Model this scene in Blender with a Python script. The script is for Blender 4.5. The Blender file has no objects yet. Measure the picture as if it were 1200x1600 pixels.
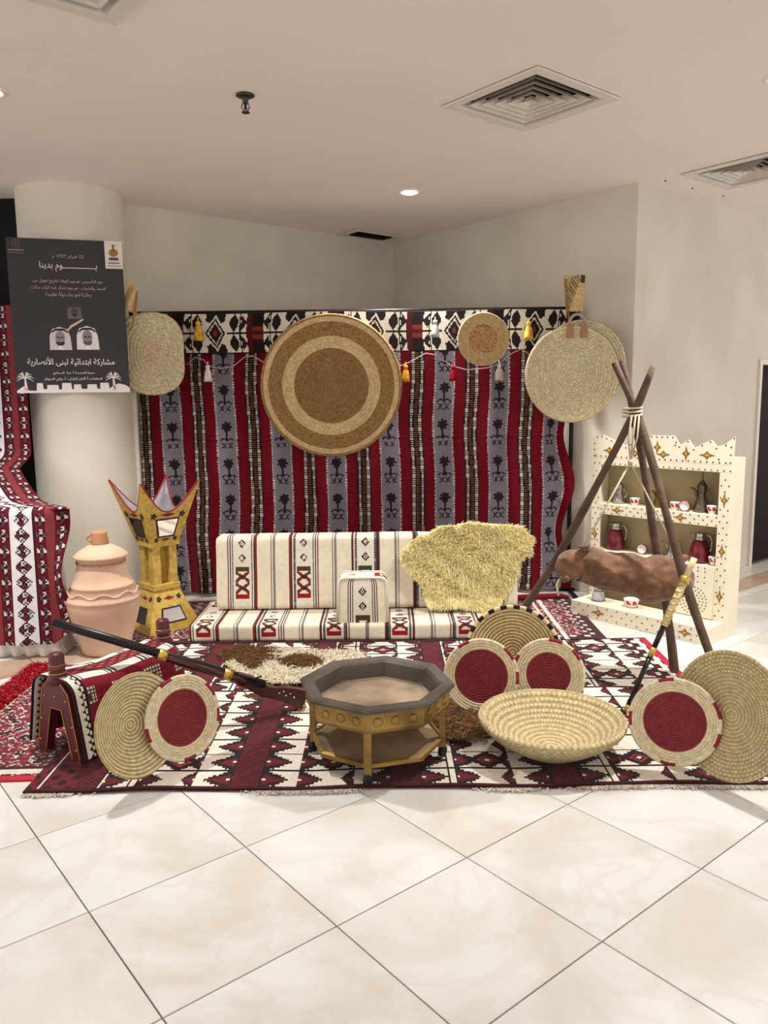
import bpy, math, random
import numpy as np
from mathutils import Vector, Matrix, noise
from mathutils.geometry import tessellate_polygon

sc = bpy.context.scene
col = sc.collection
rng = np.random.default_rng(7)
random.seed(7)
PI = math.pi

# ------------------------------------------------------------------ camera
FPX, PITCH, ROLL, CAMH = 1228.83, .1450565, -.01172987, 1.71132
YAW = .8885092                                     # direction of the room's walls and tile joints
A = np.array([math.sin(YAW), math.cos(YAW), 0.])   # along the left wall, away to the right
B = np.array([-math.cos(YAW), math.sin(YAW), 0.])  # along the right wall, away to the left
cam_d = bpy.data.cameras.new('camera')
cam = bpy.data.objects.new('camera', cam_d)
col.objects.link(cam)
cam_d.sensor_fit = 'HORIZONTAL'
cam_d.sensor_width = 36
cam_d.lens = 36 * FPX / 1200
_c, _s, _cr, _sr = math.cos(PITCH), math.sin(PITCH), math.cos(ROLL), math.sin(ROLL)
_R, _U, _F = Vector((1, 0, 0)), Vector((0, _s, _c)), Vector((0, _c, -_s))
_R2, _U2 = _R * _cr + _U * _sr, -_R * _sr + _U * _cr
cam.matrix_world = Matrix(((_R2.x, _U2.x, -_F.x, 0), (_R2.y, _U2.y, -_F.y, 0), (_R2.z, _U2.z, -_F.z, CAMH), (0, 0, 0, 1)))
cam_d.clip_start = .05
sc.camera = cam

# ------------------------------------------------------------------ light and exposure
world = bpy.data.worlds.new('hall_light')
sc.world = world
world.use_nodes = True
world.node_tree.nodes['Background'].inputs[0].default_value = (1.0, .975, .95, 1)
world.node_tree.nodes['Background'].inputs[1].default_value = 1.15
sc.view_settings.view_transform = 'Standard'
sc.view_settings.look = 'None'
sc.view_settings.gamma = 1
sc.view_settings.exposure = .41
sc.view_settings.use_curve_mapping = False
CEIL = 3.33
LAMP_W = [260, 300, 330, 45, 32, 32, 32, 32]
LAMP_SPOTS = [(.234, 6.585), (-2.06, 4.42), (2.10, 4.36), (-.25, 2.25), (-2.75, 1.9), (3.9, 2.2), (1.7, .1), (-2.2, -.3)]

# ------------------------------------------------------------------ helpers
def ray(px, py):
    xr, yr = (px - 600) / FPX, (py - 800) / FPX
    x, y = xr * _cr + yr * _sr, -xr * _sr + yr * _cr
    return np.array([x, _c - y * _s, -_s - y * _c])
def fl(px, py, z=0.):                              # point of a horizontal plane
    r = ray(px, py); t = (z - CAMH) / r[2]
    return np.array([r[0] * t, r[1] * t, z])
def dp(px, py, Y):                                 # point of a frontal plane at distance Y
    r = ray(px, py); t = Y / r[1]
    return np.array([r[0] * t, Y, CAMH + r[2] * t])
def lin(c):
    c = np.asarray(c, float) / 255.
    return np.where(c <= .04045, c / 12.92, ((c + .055) / 1.055) ** 2.4)

MATS = {}
def M(name, rgb=None, rough=.6, metal=0., var=.15, vscale=6., bump=0., bscale=60., attr=False, spec=.4, aniso=None, sheen=0., trans=0., rand=0., thru=0.):
    if name in MATS: return MATS[name]
    m = bpy.data.materials.new(name); m.use_nodes = True
    nt = m.node_tree; N = nt.nodes; L = nt.links
    b = N['Principled BSDF']
    b.inputs['Roughness'].default_value = rough
    b.inputs['Metallic'].default_value = metal
    b.inputs['Specular IOR Level'].default_value = spec
    if sheen: b.inputs['Sheen Weight'].default_value = sheen
    if trans: b.inputs['Transmission Weight'].default_value = trans
    tc = N.new('ShaderNodeTexCoord'); mp = N.new('ShaderNodeMapping')
    L.new(tc.outputs['Object'], mp.inputs[0])
    if aniso: mp.inputs['Scale'].default_value = aniso
    vec = mp.outputs[0]
    if rand:
        oi = N.new('ShaderNodeObjectInfo'); ad = N.new('ShaderNodeVectorMath'); ad.operation = 'ADD'
        ml = N.new('ShaderNodeMath'); ml.operation = 'MULTIPLY'; ml.inputs[1].default_value = 37.
        L.new(oi.outputs['Random'], ml.inputs[0]); L.new(vec, ad.inputs[0]); L.new(ml.outputs[0], ad.inputs[1]); vec = ad.outputs[0]
    nz = N.new('ShaderNodeTexNoise'); nz.inputs['Scale'].default_value = vscale; nz.inputs['Detail'].default_value = 5
    L.new(vec, nz.inputs['Vector'])
    mr = N.new('ShaderNodeMapRange'); mr.inputs[1].default_value = .3; mr.inputs[2].default_value = .7
    mr.inputs[3].default_value = 1 - var; mr.inputs[4].default_value = 1 + var * .6
    L.new(nz.outputs['Fac'], mr.inputs[0])
    mx = N.new('ShaderNodeMix'); mx.data_type = 'RGBA'; mx.blend_type = 'MULTIPLY'; mx.inputs[0].default_value = 1
    if attr:
        at = N.new('ShaderNodeAttribute'); at.attribute_name = 'Col'; L.new(at.outputs['Color'], mx.inputs[6])
    else:
        mx.inputs[6].default_value = (*lin(rgb), 1)
    L.new(mr.outputs[0], mx.inputs[7]); L.new(mx.outputs[2], b.inputs['Base Color'])
    if thru:                                        # thin fibres let light through
        tl = N.new('ShaderNodeBsdfTranslucent'); ms = N.new('ShaderNodeMixShader'); ms.inputs[0].default_value = thru
        L.new(mx.outputs[2], tl.inputs[0]); L.new(b.outputs[0], ms.inputs[1]); L.new(tl.outputs[0], ms.inputs[2]); L.new(ms.outputs[0], N['Material Output'].inputs[0])
    if bump:
        n2 = N.new('ShaderNodeTexNoise'); n2.inputs['Scale'].default_value = bscale; n2.inputs['Detail'].default_value = 3
        bp = N.new('ShaderNodeBump'); bp.inputs['Strength'].default_value = bump; bp.inputs['Distance'].default_value = .01
        L.new(vec, n2.inputs['Vector']); L.new(n2.outputs['Fac'], bp.inputs['Height']); L.new(bp.outputs[0], b.inputs['Normal'])
    MATS[name] = m
    return m

def emit(name, rgb, strength):
    if name in MATS: return MATS[name]
    m = bpy.data.materials.new(name); m.use_nodes = True
    b = m.node_tree.nodes['Principled BSDF']
    b.inputs['Base Color'].default_value = (*lin(rgb), 1)
    b.inputs['Emission Color'].default_value = (*lin(rgb), 1)
    b.inputs['Emission Strength'].default_value = strength
    MATS[name] = m
    return m

ROOTM = {}
def thing(name, label, cat, loc=(0, 0, 0), rotz=0., group=None, rot=None):
    o = bpy.data.objects.new(name, None); col.objects.link(o)
    o.empty_display_size = .05
    m = Matrix.Translation(Vector([float(v) for v in loc])) @ (rot.to_4x4() if rot is not None else Matrix.Rotation(rotz, 4, 'Z'))
    o.matrix_world = m
    ROOTM[o.name] = m
    o['label'] = label; o['category'] = cat
    if group: o['group'] = group
    return o
def tag(o, label=None, cat=None, group=None, kind=None):
    if label: o['label'] = label
    if cat: o['category'] = cat
    if group: o['group'] = group
    if kind: o['kind'] = kind
    return o

def frame_mat(origin, nrm, upish=(0, 0, 1)):       # local z = nrm, local y = up
    z = Vector([float(v) for v in nrm]).normalized(); u = Vector([float(v) for v in upish])
    x = u.cross(z).normalized(); y = z.cross(x)
    return Matrix(((x.x, y.x, z.x), (x.y, y.y, z.y), (x.z, y.z, z.z)))

class MB:
    def __init__(s): s.v = []; s.f = []; s.c = []; s.cc = None
    def add(s, vs, fs, c=None):
        n = len(s.v); s.v.extend([tuple(float(t) for t in p) for p in vs])
        for k, f in enumerate(fs):
            s.f.append(tuple(i + n for i in f))
            s.c.append(c if c is not None else s.cc)
        return s
    def box(s, x0, x1, y0, y1, z0, z1, c=None):
        vs = [(x0, y0, z0), (x1, y0, z0), (x1, y1, z0), (x0, y1, z0), (x0, y0, z1), (x1, y0, z1), (x1, y1, z1), (x0, y1, z1)]
        return s.add(vs, [(0, 3, 2, 1), (4, 5, 6, 7), (0, 1, 5, 4), (1, 2, 6, 5), (2, 3, 7, 6), (3, 0, 4, 7)], c)
    def prism(s, poly, lo, hi, ax='z', c=None):    # polygon extruded along an axis
        n = len(poly)
        def P(a, b, h): return (a, b, h) if ax == 'z' else ((a, h, b) if ax == 'y' else (h, a, b))
        vs = [P(a, b, lo) for a, b in poly] + [P(a, b, hi) for a, b in poly]
        tri = tessellate_polygon([[Vector((a, b, 0)) for a, b in poly]])
        fs = [t for t in tri] + [(t[2] + n, t[1] + n, t[0] + n) for t in tri] + [(i, (i + 1) % n, (i + 1) % n + n, i + n) for i in range(n)]
        return s.add(vs, fs, c)
    def lathe(s, prof, n=24, o=(0, 0, 0), c=None, cfun=None, sx=1., sy=1., phase=0.):
        base = len(s.v); ids = []
        for r, z in prof:
            if r < 1e-6: s.v.append((o[0], o[1], o[2] + z)); ids.append([len(s.v) - 1] * n)
            else:
                row = []
                for k in range(n):
                    a = 2 * PI * k / n + phase
                    s.v.append((o[0] + r * math.cos(a) * sx, o[1] + r * math.sin(a) * sy, o[2] + z)); row.append(len(s.v) - 1)
                ids.append(row)
        for j in range(len(prof) - 1):
            for k in range(n):
                q = [ids[j][k], ids[j][(k + 1) % n], ids[j + 1][(k + 1) % n], ids[j + 1][k]]
                q = list(dict.fromkeys(q))
                if len(q) < 3: continue
                s.f.append(tuple(q)); s.c.append(cfun(j, k) if cfun else (c if c is not None else s.cc))
        return s
    def tube(s, pts, r, n=8, c=None, caps=True, sy=1.):
        pts = [Vector([float(t) for t in p]) for p in pts]
        rs = r if hasattr(r, '__len__') else [r] * len(pts)
        up = None; ids = []
        for i, p in enumerate(pts):
            t = (pts[min(i + 1, len(pts) - 1)] - pts[max(i - 1, 0)]).normalized()
            if up is None:
                up = Vector((0, 0, 1)) if abs(t.z) < .9 else Vector((1, 0, 0))
            x = up.cross(t).normalized(); up = t.cross(x).normalized()
            row = []
            for k in range(n):
                a = 2 * PI * k / n
                s.v.append(tuple(p + (x * math.cos(a) + up * math.sin(a) * sy) * rs[i])); row.append(len(s.v) - 1)
            ids.append(row)
        for j in range(len(pts) - 1):
            for k in range(n):
                s.f.append((ids[j][k], ids[j][(k + 1) % n], ids[j + 1][(k + 1) % n], ids[j + 1][k])); s.c.append(c if c is not None else s.cc)
        if caps:
            s.f.append(tuple(reversed(ids[0]))); s.c.append(c if c is not None else s.cc)
            s.f.append(tuple(ids[-1])); s.c.append(c if c is not None else s.cc)
        return s
    def ball(s, o, r, n=10, m=6, sx=1., sy=1., sz=1., c=None):
        return s.lathe([(r * math.sin(PI * i / m) if 0 < i < m else 0, -r * sz * math.cos(PI * i / m)) for i in range(m + 1)], n, o, c, None, sx, sy)
    def build(s, name, mat, parent=None, smooth=False, world=False, bevel=0., solid=0., label=None, kind=None, sub=0):
        v = s.v
        if world and parent is not None:
            p = parent; mm = ROOTM[p.name].inverted()
            v = [tuple(mm @ Vector(q)) for q in v]
        me = bpy.data.meshes.new(name); me.from_pydata(v, [], s.f); me.validate(clean_customdata=False); me.update()
        if any(c is not None for c in s.c) and len(me.polygons) == len(s.f):
            at = me.attributes.new('Col', 'FLOAT_COLOR', 'FACE')
            ar = np.ones((len(s.f), 4), np.float32)
            ar[:, :3] = np.array([lin(c) if c is not None else (.5, .5, .5) for c in s.c])
            at.data.foreach_set('color', ar.ravel())
        return link(name, me, mat, parent, smooth, bevel, solid, label, kind, sub)

def link(name, me, mat, parent=None, smooth=False, bevel=0., solid=0., label=None, kind=None, sub=0):
    o = bpy.data.objects.new(name, me); col.objects.link(o)
    if mat is not None: me.materials.append(mat)
    if smooth: me.polygons.foreach_set('use_smooth', [True] * len(me.polygons))
    if parent is not None:
        o.parent = parent
        ROOTM[o.name] = ROOTM[parent.name]
    else: ROOTM[o.name] = Matrix.Identity(4)
    if bevel:
        d = o.modifiers.new('bevel', 'BEVEL'); d.width = bevel; d.segments = 2; d.limit_method = 'ANGLE'; d.angle_limit = .7
    if sub:
        d = o.modifiers.new('sub', 'SUBSURF'); d.levels = sub; d.render_levels = sub
    if solid:
        d = o.modifiers.new('solid', 'SOLIDIFY'); d.thickness = solid; d.offset = 0
    if label: o['label'] = label
    if kind: o['kind'] = kind
    return o

def weave(name, P, C, mat, parent=None, world=False, solid=0., smooth=True, keep=None, skirt=None, label=None):
    """grid of weave cells: P (nv+1, nu+1, 3) points, C (nv, nu, 3) sRGB colours per cell"""
    nv, nu = C.shape[:2]
    v = P.reshape(-1, 3).astype(float)
    if world and parent is not None:
        mm = np.array(ROOTM[parent.name].inverted()); v = v @ mm[:3, :3].T + mm[:3, 3]
    i = np.arange(nv)[:, None] * (nu + 1) + np.arange(nu)[None]
    f = np.stack([i, i + 1, i + nu + 2, i + nu + 1], -1).reshape(-1, 4)
    cc = lin(C.reshape(-1, 3))
    if keep is not None:
        k = keep.reshape(-1); f = f[k]; cc = cc[k]
    if skirt is not None:                           # thickness: border faces dropped by the vector skirt
        rim = np.concatenate([np.arange(nu + 1), (np.arange(1, nv + 1)) * (nu + 1) + nu, nv * (nu + 1) + np.arange(nu - 1, -1, -1), np.arange(nv - 1, 0, -1) * (nu + 1)])
        n0 = len(v); v = np.concatenate([v, v[rim] + np.asarray(skirt, float)])
        m = len(rim); a = np.arange(m); b2 = (a + 1) % m
        f = np.concatenate([f, np.stack([rim[b2], rim[a], n0 + a, n0 + b2], -1)])
        edge_c = lin(np.tile(C[0, 0][None], (m, 1))); cc = np.concatenate([cc, edge_c])
    me = bpy.data.meshes.new(name)
    me.vertices.add(len(v)); me.vertices.foreach_set('co', v.astype(np.float32).ravel())
    me.loops.add(len(f) * 4); me.loops.foreach_set('vertex_index', f.astype(np.int32).ravel())
    me.polygons.add(len(f)); me.polygons.foreach_set('loop_start', (np.arange(len(f)) * 4).astype(np.int32))
    me.update(calc_edges=True)
    at = me.attributes.new('Col', 'FLOAT_COLOR', 'FACE')
    at.data.foreach_set('color', np.concatenate([cc, np.ones((len(cc), 1))], 1).astype(np.float32).ravel())
    return link(name, me, mat, parent, smooth, 0, solid, label)

def put(C, mask, rgb): C[mask] = rgb
def canvas(U, rgb): return np.tile(np.array(rgb, float), U.shape + (1,))

def fur(name, roots, dirs, length, rgbs, mat, parent, width=.004, world=True, droop=.5, label=None):
    """many bent tapering locks as one mesh"""
    n = len(roots); L = length * (.65 + .7 * rng.random(n))
    side = np.cross(dirs, rng.normal(size=(n, 3))); side /= np.linalg.norm(side, axis=1)[:, None] + 1e-9
    w = width * (.7 + .6 * rng.random(n))
    g = np.array([0, 0, -1.])
    p0 = roots; p1 = roots + dirs * (L * .5)[:, None] + g * (L * droop * .12)[:, None]
    p2 = roots + dirs * (L * .95)[:, None] + g * (L * droop * .5)[:, None] + rng.normal(size=(n, 3)) * (L * .12)[:, None]
    V = np.stack([p0 - side * w[:, None], p0 + side * w[:, None], p1 - side * (w * .8)[:, None], p1 + side * (w * .8)[:, None], p2], 1).reshape(-1, 3)
    if world:
        mm = np.array(ROOTM[parent.name].inverted()); V = V @ mm[:3, :3].T + mm[:3, 3]
    b = np.arange(n) * 5
    q = np.stack([b, b + 1, b + 3, b + 2], -1); t = np.stack([b + 2, b + 3, b + 4], -1)
    me = bpy.data.meshes.new(name)
    me.vertices.add(len(V)); me.vertices.foreach_set('co', V.astype(np.float32).ravel())
    idx = np.concatenate([q.ravel(), t.ravel()])
    me.loops.add(len(idx)); me.loops.foreach_set('vertex_index', idx.astype(np.int32))
    st = np.concatenate([np.arange(n) * 4, n * 4 + np.arange(n) * 3])
    me.polygons.add(2 * n); me.polygons.foreach_set('loop_start', st.astype(np.int32))
    me.update(calc_edges=True)
    at = me.attributes.new('Col', 'FLOAT_COLOR', 'FACE')
    cc = lin(np.concatenate([rgbs, rgbs])); at.data.foreach_set('color', np.concatenate([cc, np.ones((2 * n, 1))], 1).astype(np.float32).ravel())
    return link(name, me, mat, parent, True, label=label, kind='stuff')

def inside(poly, x, y):
    poly = np.asarray(poly, float); r = np.zeros(x.shape, bool); n = len(poly)
    for i in range(n):
        x0, y0 = poly[i]; x1, y1 = poly[(i + 1) % n]
        c = (y0 > y) != (y1 > y)
        r ^= c & (x < (x1 - x0) * (y - y0) / (y1 - y0 + 1e-12) + x0)
    return r

def dup(root, loc, rotz, label):                    # a copy of a thing with its parts and sub-parts
    r = root.copy(); col.objects.link(r)
    m = Matrix.Translation(Vector([float(v) for v in loc])) @ Matrix.Rotation(rotz, 4, 'Z')
    r.matrix_world = m; ROOTM[r.name] = m; r['label'] = label
    def rec(src, dst):
        for ch in src.children:
            c = ch.copy(); col.objects.link(c); c.parent = dst; rec(ch, c)
    rec(root, r)
    return r

# ------------------------------------------------------------------ materials of the room
M('plaster', (213, 205, 190), rough=.75, var=.10, vscale=1.6, bump=.05, bscale=9)
M('ceiling_paint', (238, 228, 221), rough=.85, var=.03, vscale=1.2)
M('white_trim', (222, 214, 202), rough=.5, var=.05)
M('grout', (140, 122, 104), rough=.8)
M('matt_black', (12, 11, 12), rough=.9)
M('dark_door', (40, 30, 26), rough=.7, spec=.1, var=.2, vscale=3, aniso=(6, 6, .6))

def marble(name, base, patch, vein):
    m = bpy.data.materials.new(name); m.use_nodes = True; nt = m.node_tree; N = nt.nodes; L = nt.links; b = N['Principled BSDF']
    b.inputs['Roughness'].default_value = .28; b.inputs['Specular IOR Level'].default_value = .35
    tc = N.new('ShaderNodeTexCoord'); oi = N.new('ShaderNodeObjectInfo'); ad = N.new('ShaderNodeVectorMath')
    ml = N.new('ShaderNodeMath'); ml.operation = 'MULTIPLY'; ml.inputs[1].default_value = 51.
    L.new(oi.outputs['Random'], ml.inputs[0]); L.new(tc.outputs['Object'], ad.inputs[0]); L.new(ml.outputs[0], ad.inputs[1])
    n1 = N.new('ShaderNodeTexNoise'); n1.inputs['Scale'].default_value = 2.0; n1.inputs['Detail'].default_value = 6; n1.inputs['Distortion'].default_value = .8
    n2 = N.new('ShaderNodeTexNoise'); n2.inputs['Scale'].default_value = 1.5; n2.inputs['Detail'].default_value = 8; n2.inputs['Distortion'].default_value = 2.2
    L.new(ad.outputs[0], n1.inputs['Vector']); L.new(ad.outputs[0], n2.inputs['Vector'])
    r1 = N.new('ShaderNodeValToRGB'); r1.color_ramp.elements[0].position = .42; r1.color_ramp.elements[1].position = .62
    r1.color_ramp.elements[0].color = (*lin(base), 1); r1.color_ramp.elements[1].color = (*lin(patch), 1)
    L.new(n1.outputs['Fac'], r1.inputs[0])
    r2 = N.new('ShaderNodeValToRGB'); e = r2.color_ramp.elements
    e[0].position = .44; e[0].color = (0, 0, 0, 1); e[1].position = .56; e[1].color = (0, 0, 0, 1)
    k = e.new(.5); k.color = (.35, .35, .35, 1)
    L.new(n2.outputs['Fac'], r2.inputs[0])
    mx = N.new('ShaderNodeMix'); mx.data_type = 'RGBA'; mx.inputs[7].default_value = (*lin(vein), 1)
    L.new(r2.outputs[0], mx.inputs[0]); L.new(r1.outputs[0], mx.inputs[6]); L.new(mx.outputs[2], b.inputs['Base Color'])
    MATS[name] = m
marble('tile_marble', (220, 221, 219), (208, 202, 193), (203, 195, 186))
marble('brown_marble', (190, 164, 140), (172, 142, 118), (205, 184, 164))

# ------------------------------------------------------------------ setting: floor, ceiling, walls
INNER = np.array([.136, 8.691, 0]); CONVEX = np.array([1.998, 6.378, 0])
mb = MB(); mb.box(-7, 7, -5, 10.5, -.12, -.012)
floor = mb.build('floor', MATS['grout'])
tag(floor, 'cream marble tiled floor with thin brown joints', kind='structure')
O0 = np.array([-.636, 1.974, 0]); u0, v0 = O0 @ A, O0 @ B
tile_meshes = {}
def tile(ua, ub, va, vb, brown=False):
    g = .0025
    du, dv = ub - ua - 2 * g, vb - va - 2 * g
    if du < .02 or dv < .02: return
    key = (round(du, 3), round(dv, 3), brown)
    if key not in tile_meshes:
        t = MB(); b = .0018
        h0, h1 = (du / 2, dv / 2), (du / 2 - b, dv / 2 - b)
        t.v = [(x * h0[0], y * h0[1], z) for z in (-.012, -b) for x, y in ((-1, -1), (1, -1), (1, 1), (-1, 1))] + [(x * h1[0], y * h1[1], 0) for x, y in ((-1, -1), (1, -1), (1, 1), (-1, 1))]
        t.f = [(i + 4 * j, (i + 1) % 4 + 4 * j, (i + 1) % 4 + 4 * j + 4, i + 4 * j + 4) for j in range(2) for i in range(4)] + [(8, 9, 10, 11)]
        me = bpy.data.meshes.new('floor_tile'); me.from_pydata(t.v, [], t.f); me.update()
        me.materials.append(MATS['brown_marble' if brown else 'tile_marble'])
        tile_meshes[key] = me
    o = bpy.data.objects.new('border_tile' if brown else 'floor_tile', tile_meshes[key]); col.objects.link(o)
    c = A * (ua + ub) / 2 + B * (va + vb) / 2
    o.parent = floor; o.location = (c[0], c[1], 0)
    o.rotation_euler = (0, 0, math.atan2(A[1], A[0]))
U_R, V_L, V_F = INNER @ A, 6.63, CONVEX @ B
for i in range(-14, 26):
    ua, ub = u0 + .6 * i, u0 + .6 * i + .6
    for j in range(-14, 9):
        va, vb = v0 + .6 * j, v0 + .6 * j + .6
        c = A * (ua + ub) / 2 + B * (va + vb) / 2
        if not (.7 < c[1] < 9.2 and abs(c[0]) < .62 * c[1] + 1.3 and abs(c[0]) < 4.6): continue
        if va > V_L or (va > V_F and ua > U_R): continue
        if c[1] > 4.2 and abs(c[0]) < 1.1 and 3.6 < c[1] < 5.2: continue       # wholly under the rugs
        vb2 = min(vb, V_L)
        if va < 5.16 < vb2: tile(ua, min(ub, U_R), va, 5.16); tile(ua, min(ub, U_R), 5.16, vb2, True); continue
        if va < 3.4 < vb2 and ub > 5.5:
            tile(ua, ub, va, 3.22); tile(ua, ub, 3.22, 3.47, True); tile(ua, ub, 3.47, V_F if ua > U_R - .3 else vb2); continue
        tile(ua, ub if va < V_F else min(ub, U_R), va, vb2)

# ceiling with four openings for the air diffusers
def uvrect(c, h, h2=None):
    h2 = h2 or h
    return [np.asarray(c) + A * a * h + B * b * h2 for a, b in ((-1, -1), (1, -1), (1, 1), (-1, 1))]
VENTS = [((.838, 4.655), .29, .29), ((2.72, 6.10), .29, .29), ((-1.19, 3.2), .29, .29), ((-.10, 8.28), .26, .13)]
outer = [Vector((-7, -5, CEIL)), Vector((7, -5, CEIL)), Vector((7, 10.5, CEIL)), Vector((-7, 10.5, CEIL))]
loops = [outer] + [[Vector((p[0], p[1], CEIL)) for p in uvrect((c[0], c[1], 0), a, b)] for c, a, b in VENTS]
pts = [p for l in loops for p in l]
mb = MB(); mb.v = [tuple(p) for p in pts]; mb.f = [tuple(t) for t in tessellate_polygon(loops)]; mb.c = [None] * len(mb.f)
ceiling = mb.build('ceiling', MATS['ceiling_paint'])
tag(ceiling, 'smooth pinkish beige painted ceiling', kind='structure')
for px, py in ((1040, 282), (1082, 294), (1130, 306), (1075, 276)):
    p = fl(px, py, CEIL)
    m_ = MB(); m_.lathe([(0, -.006), (.008, -.006), (.008, 0), (0, 0)], 8, (p[0], p[1], CEIL)); m_.build('anchor_bolt', MATS['matt_black'], ceiling)

def wall(name, p, q, n, mat, label, z0=0., z1=CEIL, t=.15):
    p, q = np.asarray(p), np.asarray(q); n = np.asarray(n) * t
    mb = MB(); mb.prism([tuple(k[:2]) for k in (p, q, q + n, p + n)], z0, z1)
    o = mb.build(name, MATS[mat]); tag(o, label, kind='structure'); return o
wall('wall_left', INNER - A * 3.40, INNER + A * .15, B, 'plaster', 'beige plaster wall behind the woven backdrop')
wall('wall_right', CONVEX, INNER, A, 'plaster', 'beige plaster wall running from inner corner to outer corner')
D0 = 2.15
wall('wall_far', CONVEX + A * .15, CONVEX + A * D0, B, 'plaster', 'pale plaster wall behind the white display cabinet', t=.15)
wall('wall_beyond', CONVEX + A * (D0 + 1.0), CONVEX + A * 6, B, 'plaster', 'pale plaster wall beyond the dark door')
wall('wall_lintel', CONVEX + A * D0, CONVEX + A * (D0 + 1.0), B, 'plaster', 'plaster lintel above the dark door', z0=1.98)
wall('wall_dark', (-6.5, 6.64, 0), (-2.6, 6.64, 0), (0, 1, 0), 'matt_black', 'black side of the hall beyond the column')  # flat black panel closing the side past the column
p = CONVEX + A * D0 + B * .05
dm = MB(); dm.prism([tuple(k[:2]) for k in (p, p + A, p + A + B * .05, p + B * .05)], 0.002, 1.98)
door = dm.build('door_1', MATS['dark_door']); tag(door, 'dark brown door at the photo edge', kind='structure')
for k, (a, b, z0, z1) in enumerate(((-.05, .0, 0, 2.03), (1.0, 1.05, 0, 2.03), (0, 1.0, 1.98, 2.03))):
    q = CONVEX + A * D0; m_ = MB()
    m_.prism([tuple(w[:2]) for w in (q + A * a - B * .02, q + A * b - B * .02, q + A * b + B * .0, q + A * a + B * .0)], z0, z1)
    m_.build('door_frame', MATS['white_trim'], door)
COLC = np.array([-2.47, 6.55])
mb = MB(); mb.lathe([(.4, 0), (.4, CEIL)], 64, (COLC[0], COLC[1], 0))
column = mb.build('column', MATS['plaster'], smooth=True); tag(column, 'round plastered column behind the dark poster', kind='structure')

# ------------------------------------------------------------------ ceiling fittings
M('vent_white', (222, 214, 204), rough=.5, var=.04)
M('duct_dark', (34, 30, 28), rough=.9)
vl = ['large square white air diffuser in the middle of the ceiling', 'square white air diffuser above the outer wall corner', 'square air diffuser cut by the top of the photo', 'small dark air grille by the inner corner of the walls']
def ring(mb, c, a0, b0, z0, a1, b1, z1):
    p = [np.array([*q[:2], z0]) for q in uvrect(c, a0, b0)] + [np.array([*q[:2], z1]) for q in uvrect(c, a1, b1)]
    mb.add(p, [(i, (i + 1) % 4, (i + 1) % 4 + 4, i + 4) for i in range(4)])
for (c, a, b), lab in zip(VENTS, vl):
    c3 = np.array([c[0], c[1], 0])
    t = thing('air_diffuser', lab, 'air vent', (c[0], c[1], CEIL), group='ceiling air diffusers')
    d = MB(); ring(d, c3, a, b, CEIL, a, b, CEIL + .12)
    d.add([np.array([*q[:2], CEIL + .12]) for q in uvrect(c3, a, b)], [(0, 1, 2, 3)])
    d.build('duct', MATS['duct_dark'], t, world=True)
    f = MB(); ring(f, c3, a + .055, b + .055, CEIL - .004, a + .055, b + .055, CEIL - .014); ring(f, c3, a + .055, b + .055, CEIL - .012, a - .005, b - .005, CEIL - .012); ring(f, c3, a - .005, b - .005, CEIL - .012, a - .02, b - .02, CEIL + .03)
    f.build('frame', MATS['vent_white'], t, world=True)
    n = 5 if a == b else 3
    for k in range(n):
        o1 = .045 + k * (.25 / 5 if a == b else .035)
        l = MB(); ring(l, c3, a - o1, b - o1, CEIL - .010, a - o1 - .045, max(b - o1 - .045, .002), CEIL + .035); ring(l, c3, a - o1, b - o1, CEIL - .010, a - o1 - .004, b - o1 - .004, CEIL - .006)
        l.build('louver', MATS['vent_white'] if a == b else MATS['duct_dark'], t, world=True)
    if a == b:
        l = MB(); ring(l, c3, .03, .03, CEIL - .008, .002, .002, CEIL + .03); l.build('louver', MATS['vent_white'], t, world=True)

emit('lamp_glow', (255, 250, 240), 30)
M('lamp_ring', (235, 232, 228), rough=.35)
dl_lab = ['small lit recessed downlight near the inner wall corner', 'recessed downlight just beyond the photo edge, by the poster', 'recessed downlight just beyond the photo edge, by the big diffuser', 'recessed downlight over the front of the display', 'recessed downlight over the open hall, poster side', 'recessed downlight over the open hall, cabinet side', 'recessed downlight far out over the hall, cabinet side', 'recessed downlight far out over the hall, poster side']
for (x, y), watt, lab in zip(LAMP_SPOTS, LAMP_W, dl_lab):
    t = thing('downlight', lab, 'ceiling light', (x, y, CEIL), group='recessed ceiling downlights')
    r = MB(); r.lathe([(.062, -.004), (.085, -.010), (.095, -.006), (.097, 0)], 28); r.build('trim_ring', MATS['lamp_ring'], t, smooth=True)
    g = MB(); g.lathe([(0, -.018), (.035, -.016), (.06, -.006), (.063, -.002)], 24); g.build('lamp', MATS['lamp_glow'], t, smooth=True)
    ld = bpy.data.lights.new('downlight_beam', 'SPOT'); ld.energy = watt; ld.color = (1, .98, .95); ld.spot_size = 1.85; ld.spot_blend = .5; ld.shadow_soft_size = .07
    lo = bpy.data.objects.new('downlight_beam', ld); col.objects.link(lo); lo.location = (x, y, CEIL - .03)
M('sprinkler_metal', (70, 64, 60), rough=.35, metal=.8)
p = fl(383, 148, CEIL)
t = thing('fire_sprinkler', 'small dark metal fire sprinkler hanging from the ceiling', 'sprinkler', (p[0], p[1], CEIL))
m_ = MB(); m_.lathe([(.05, 0), (.05, -.008), (.03, -.014), (0, -.014)], 20); m_.build('escutcheon', MATS['sprinkler_metal'], t, smooth=True)
m_ = MB(); m_.lathe([(.016, -.014), (.016, -.045), (.008, -.05), (.008, -.075), (0, -.075)], 12); m_.build('nozzle', MATS['sprinkler_metal'], t, smooth=True)
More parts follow.
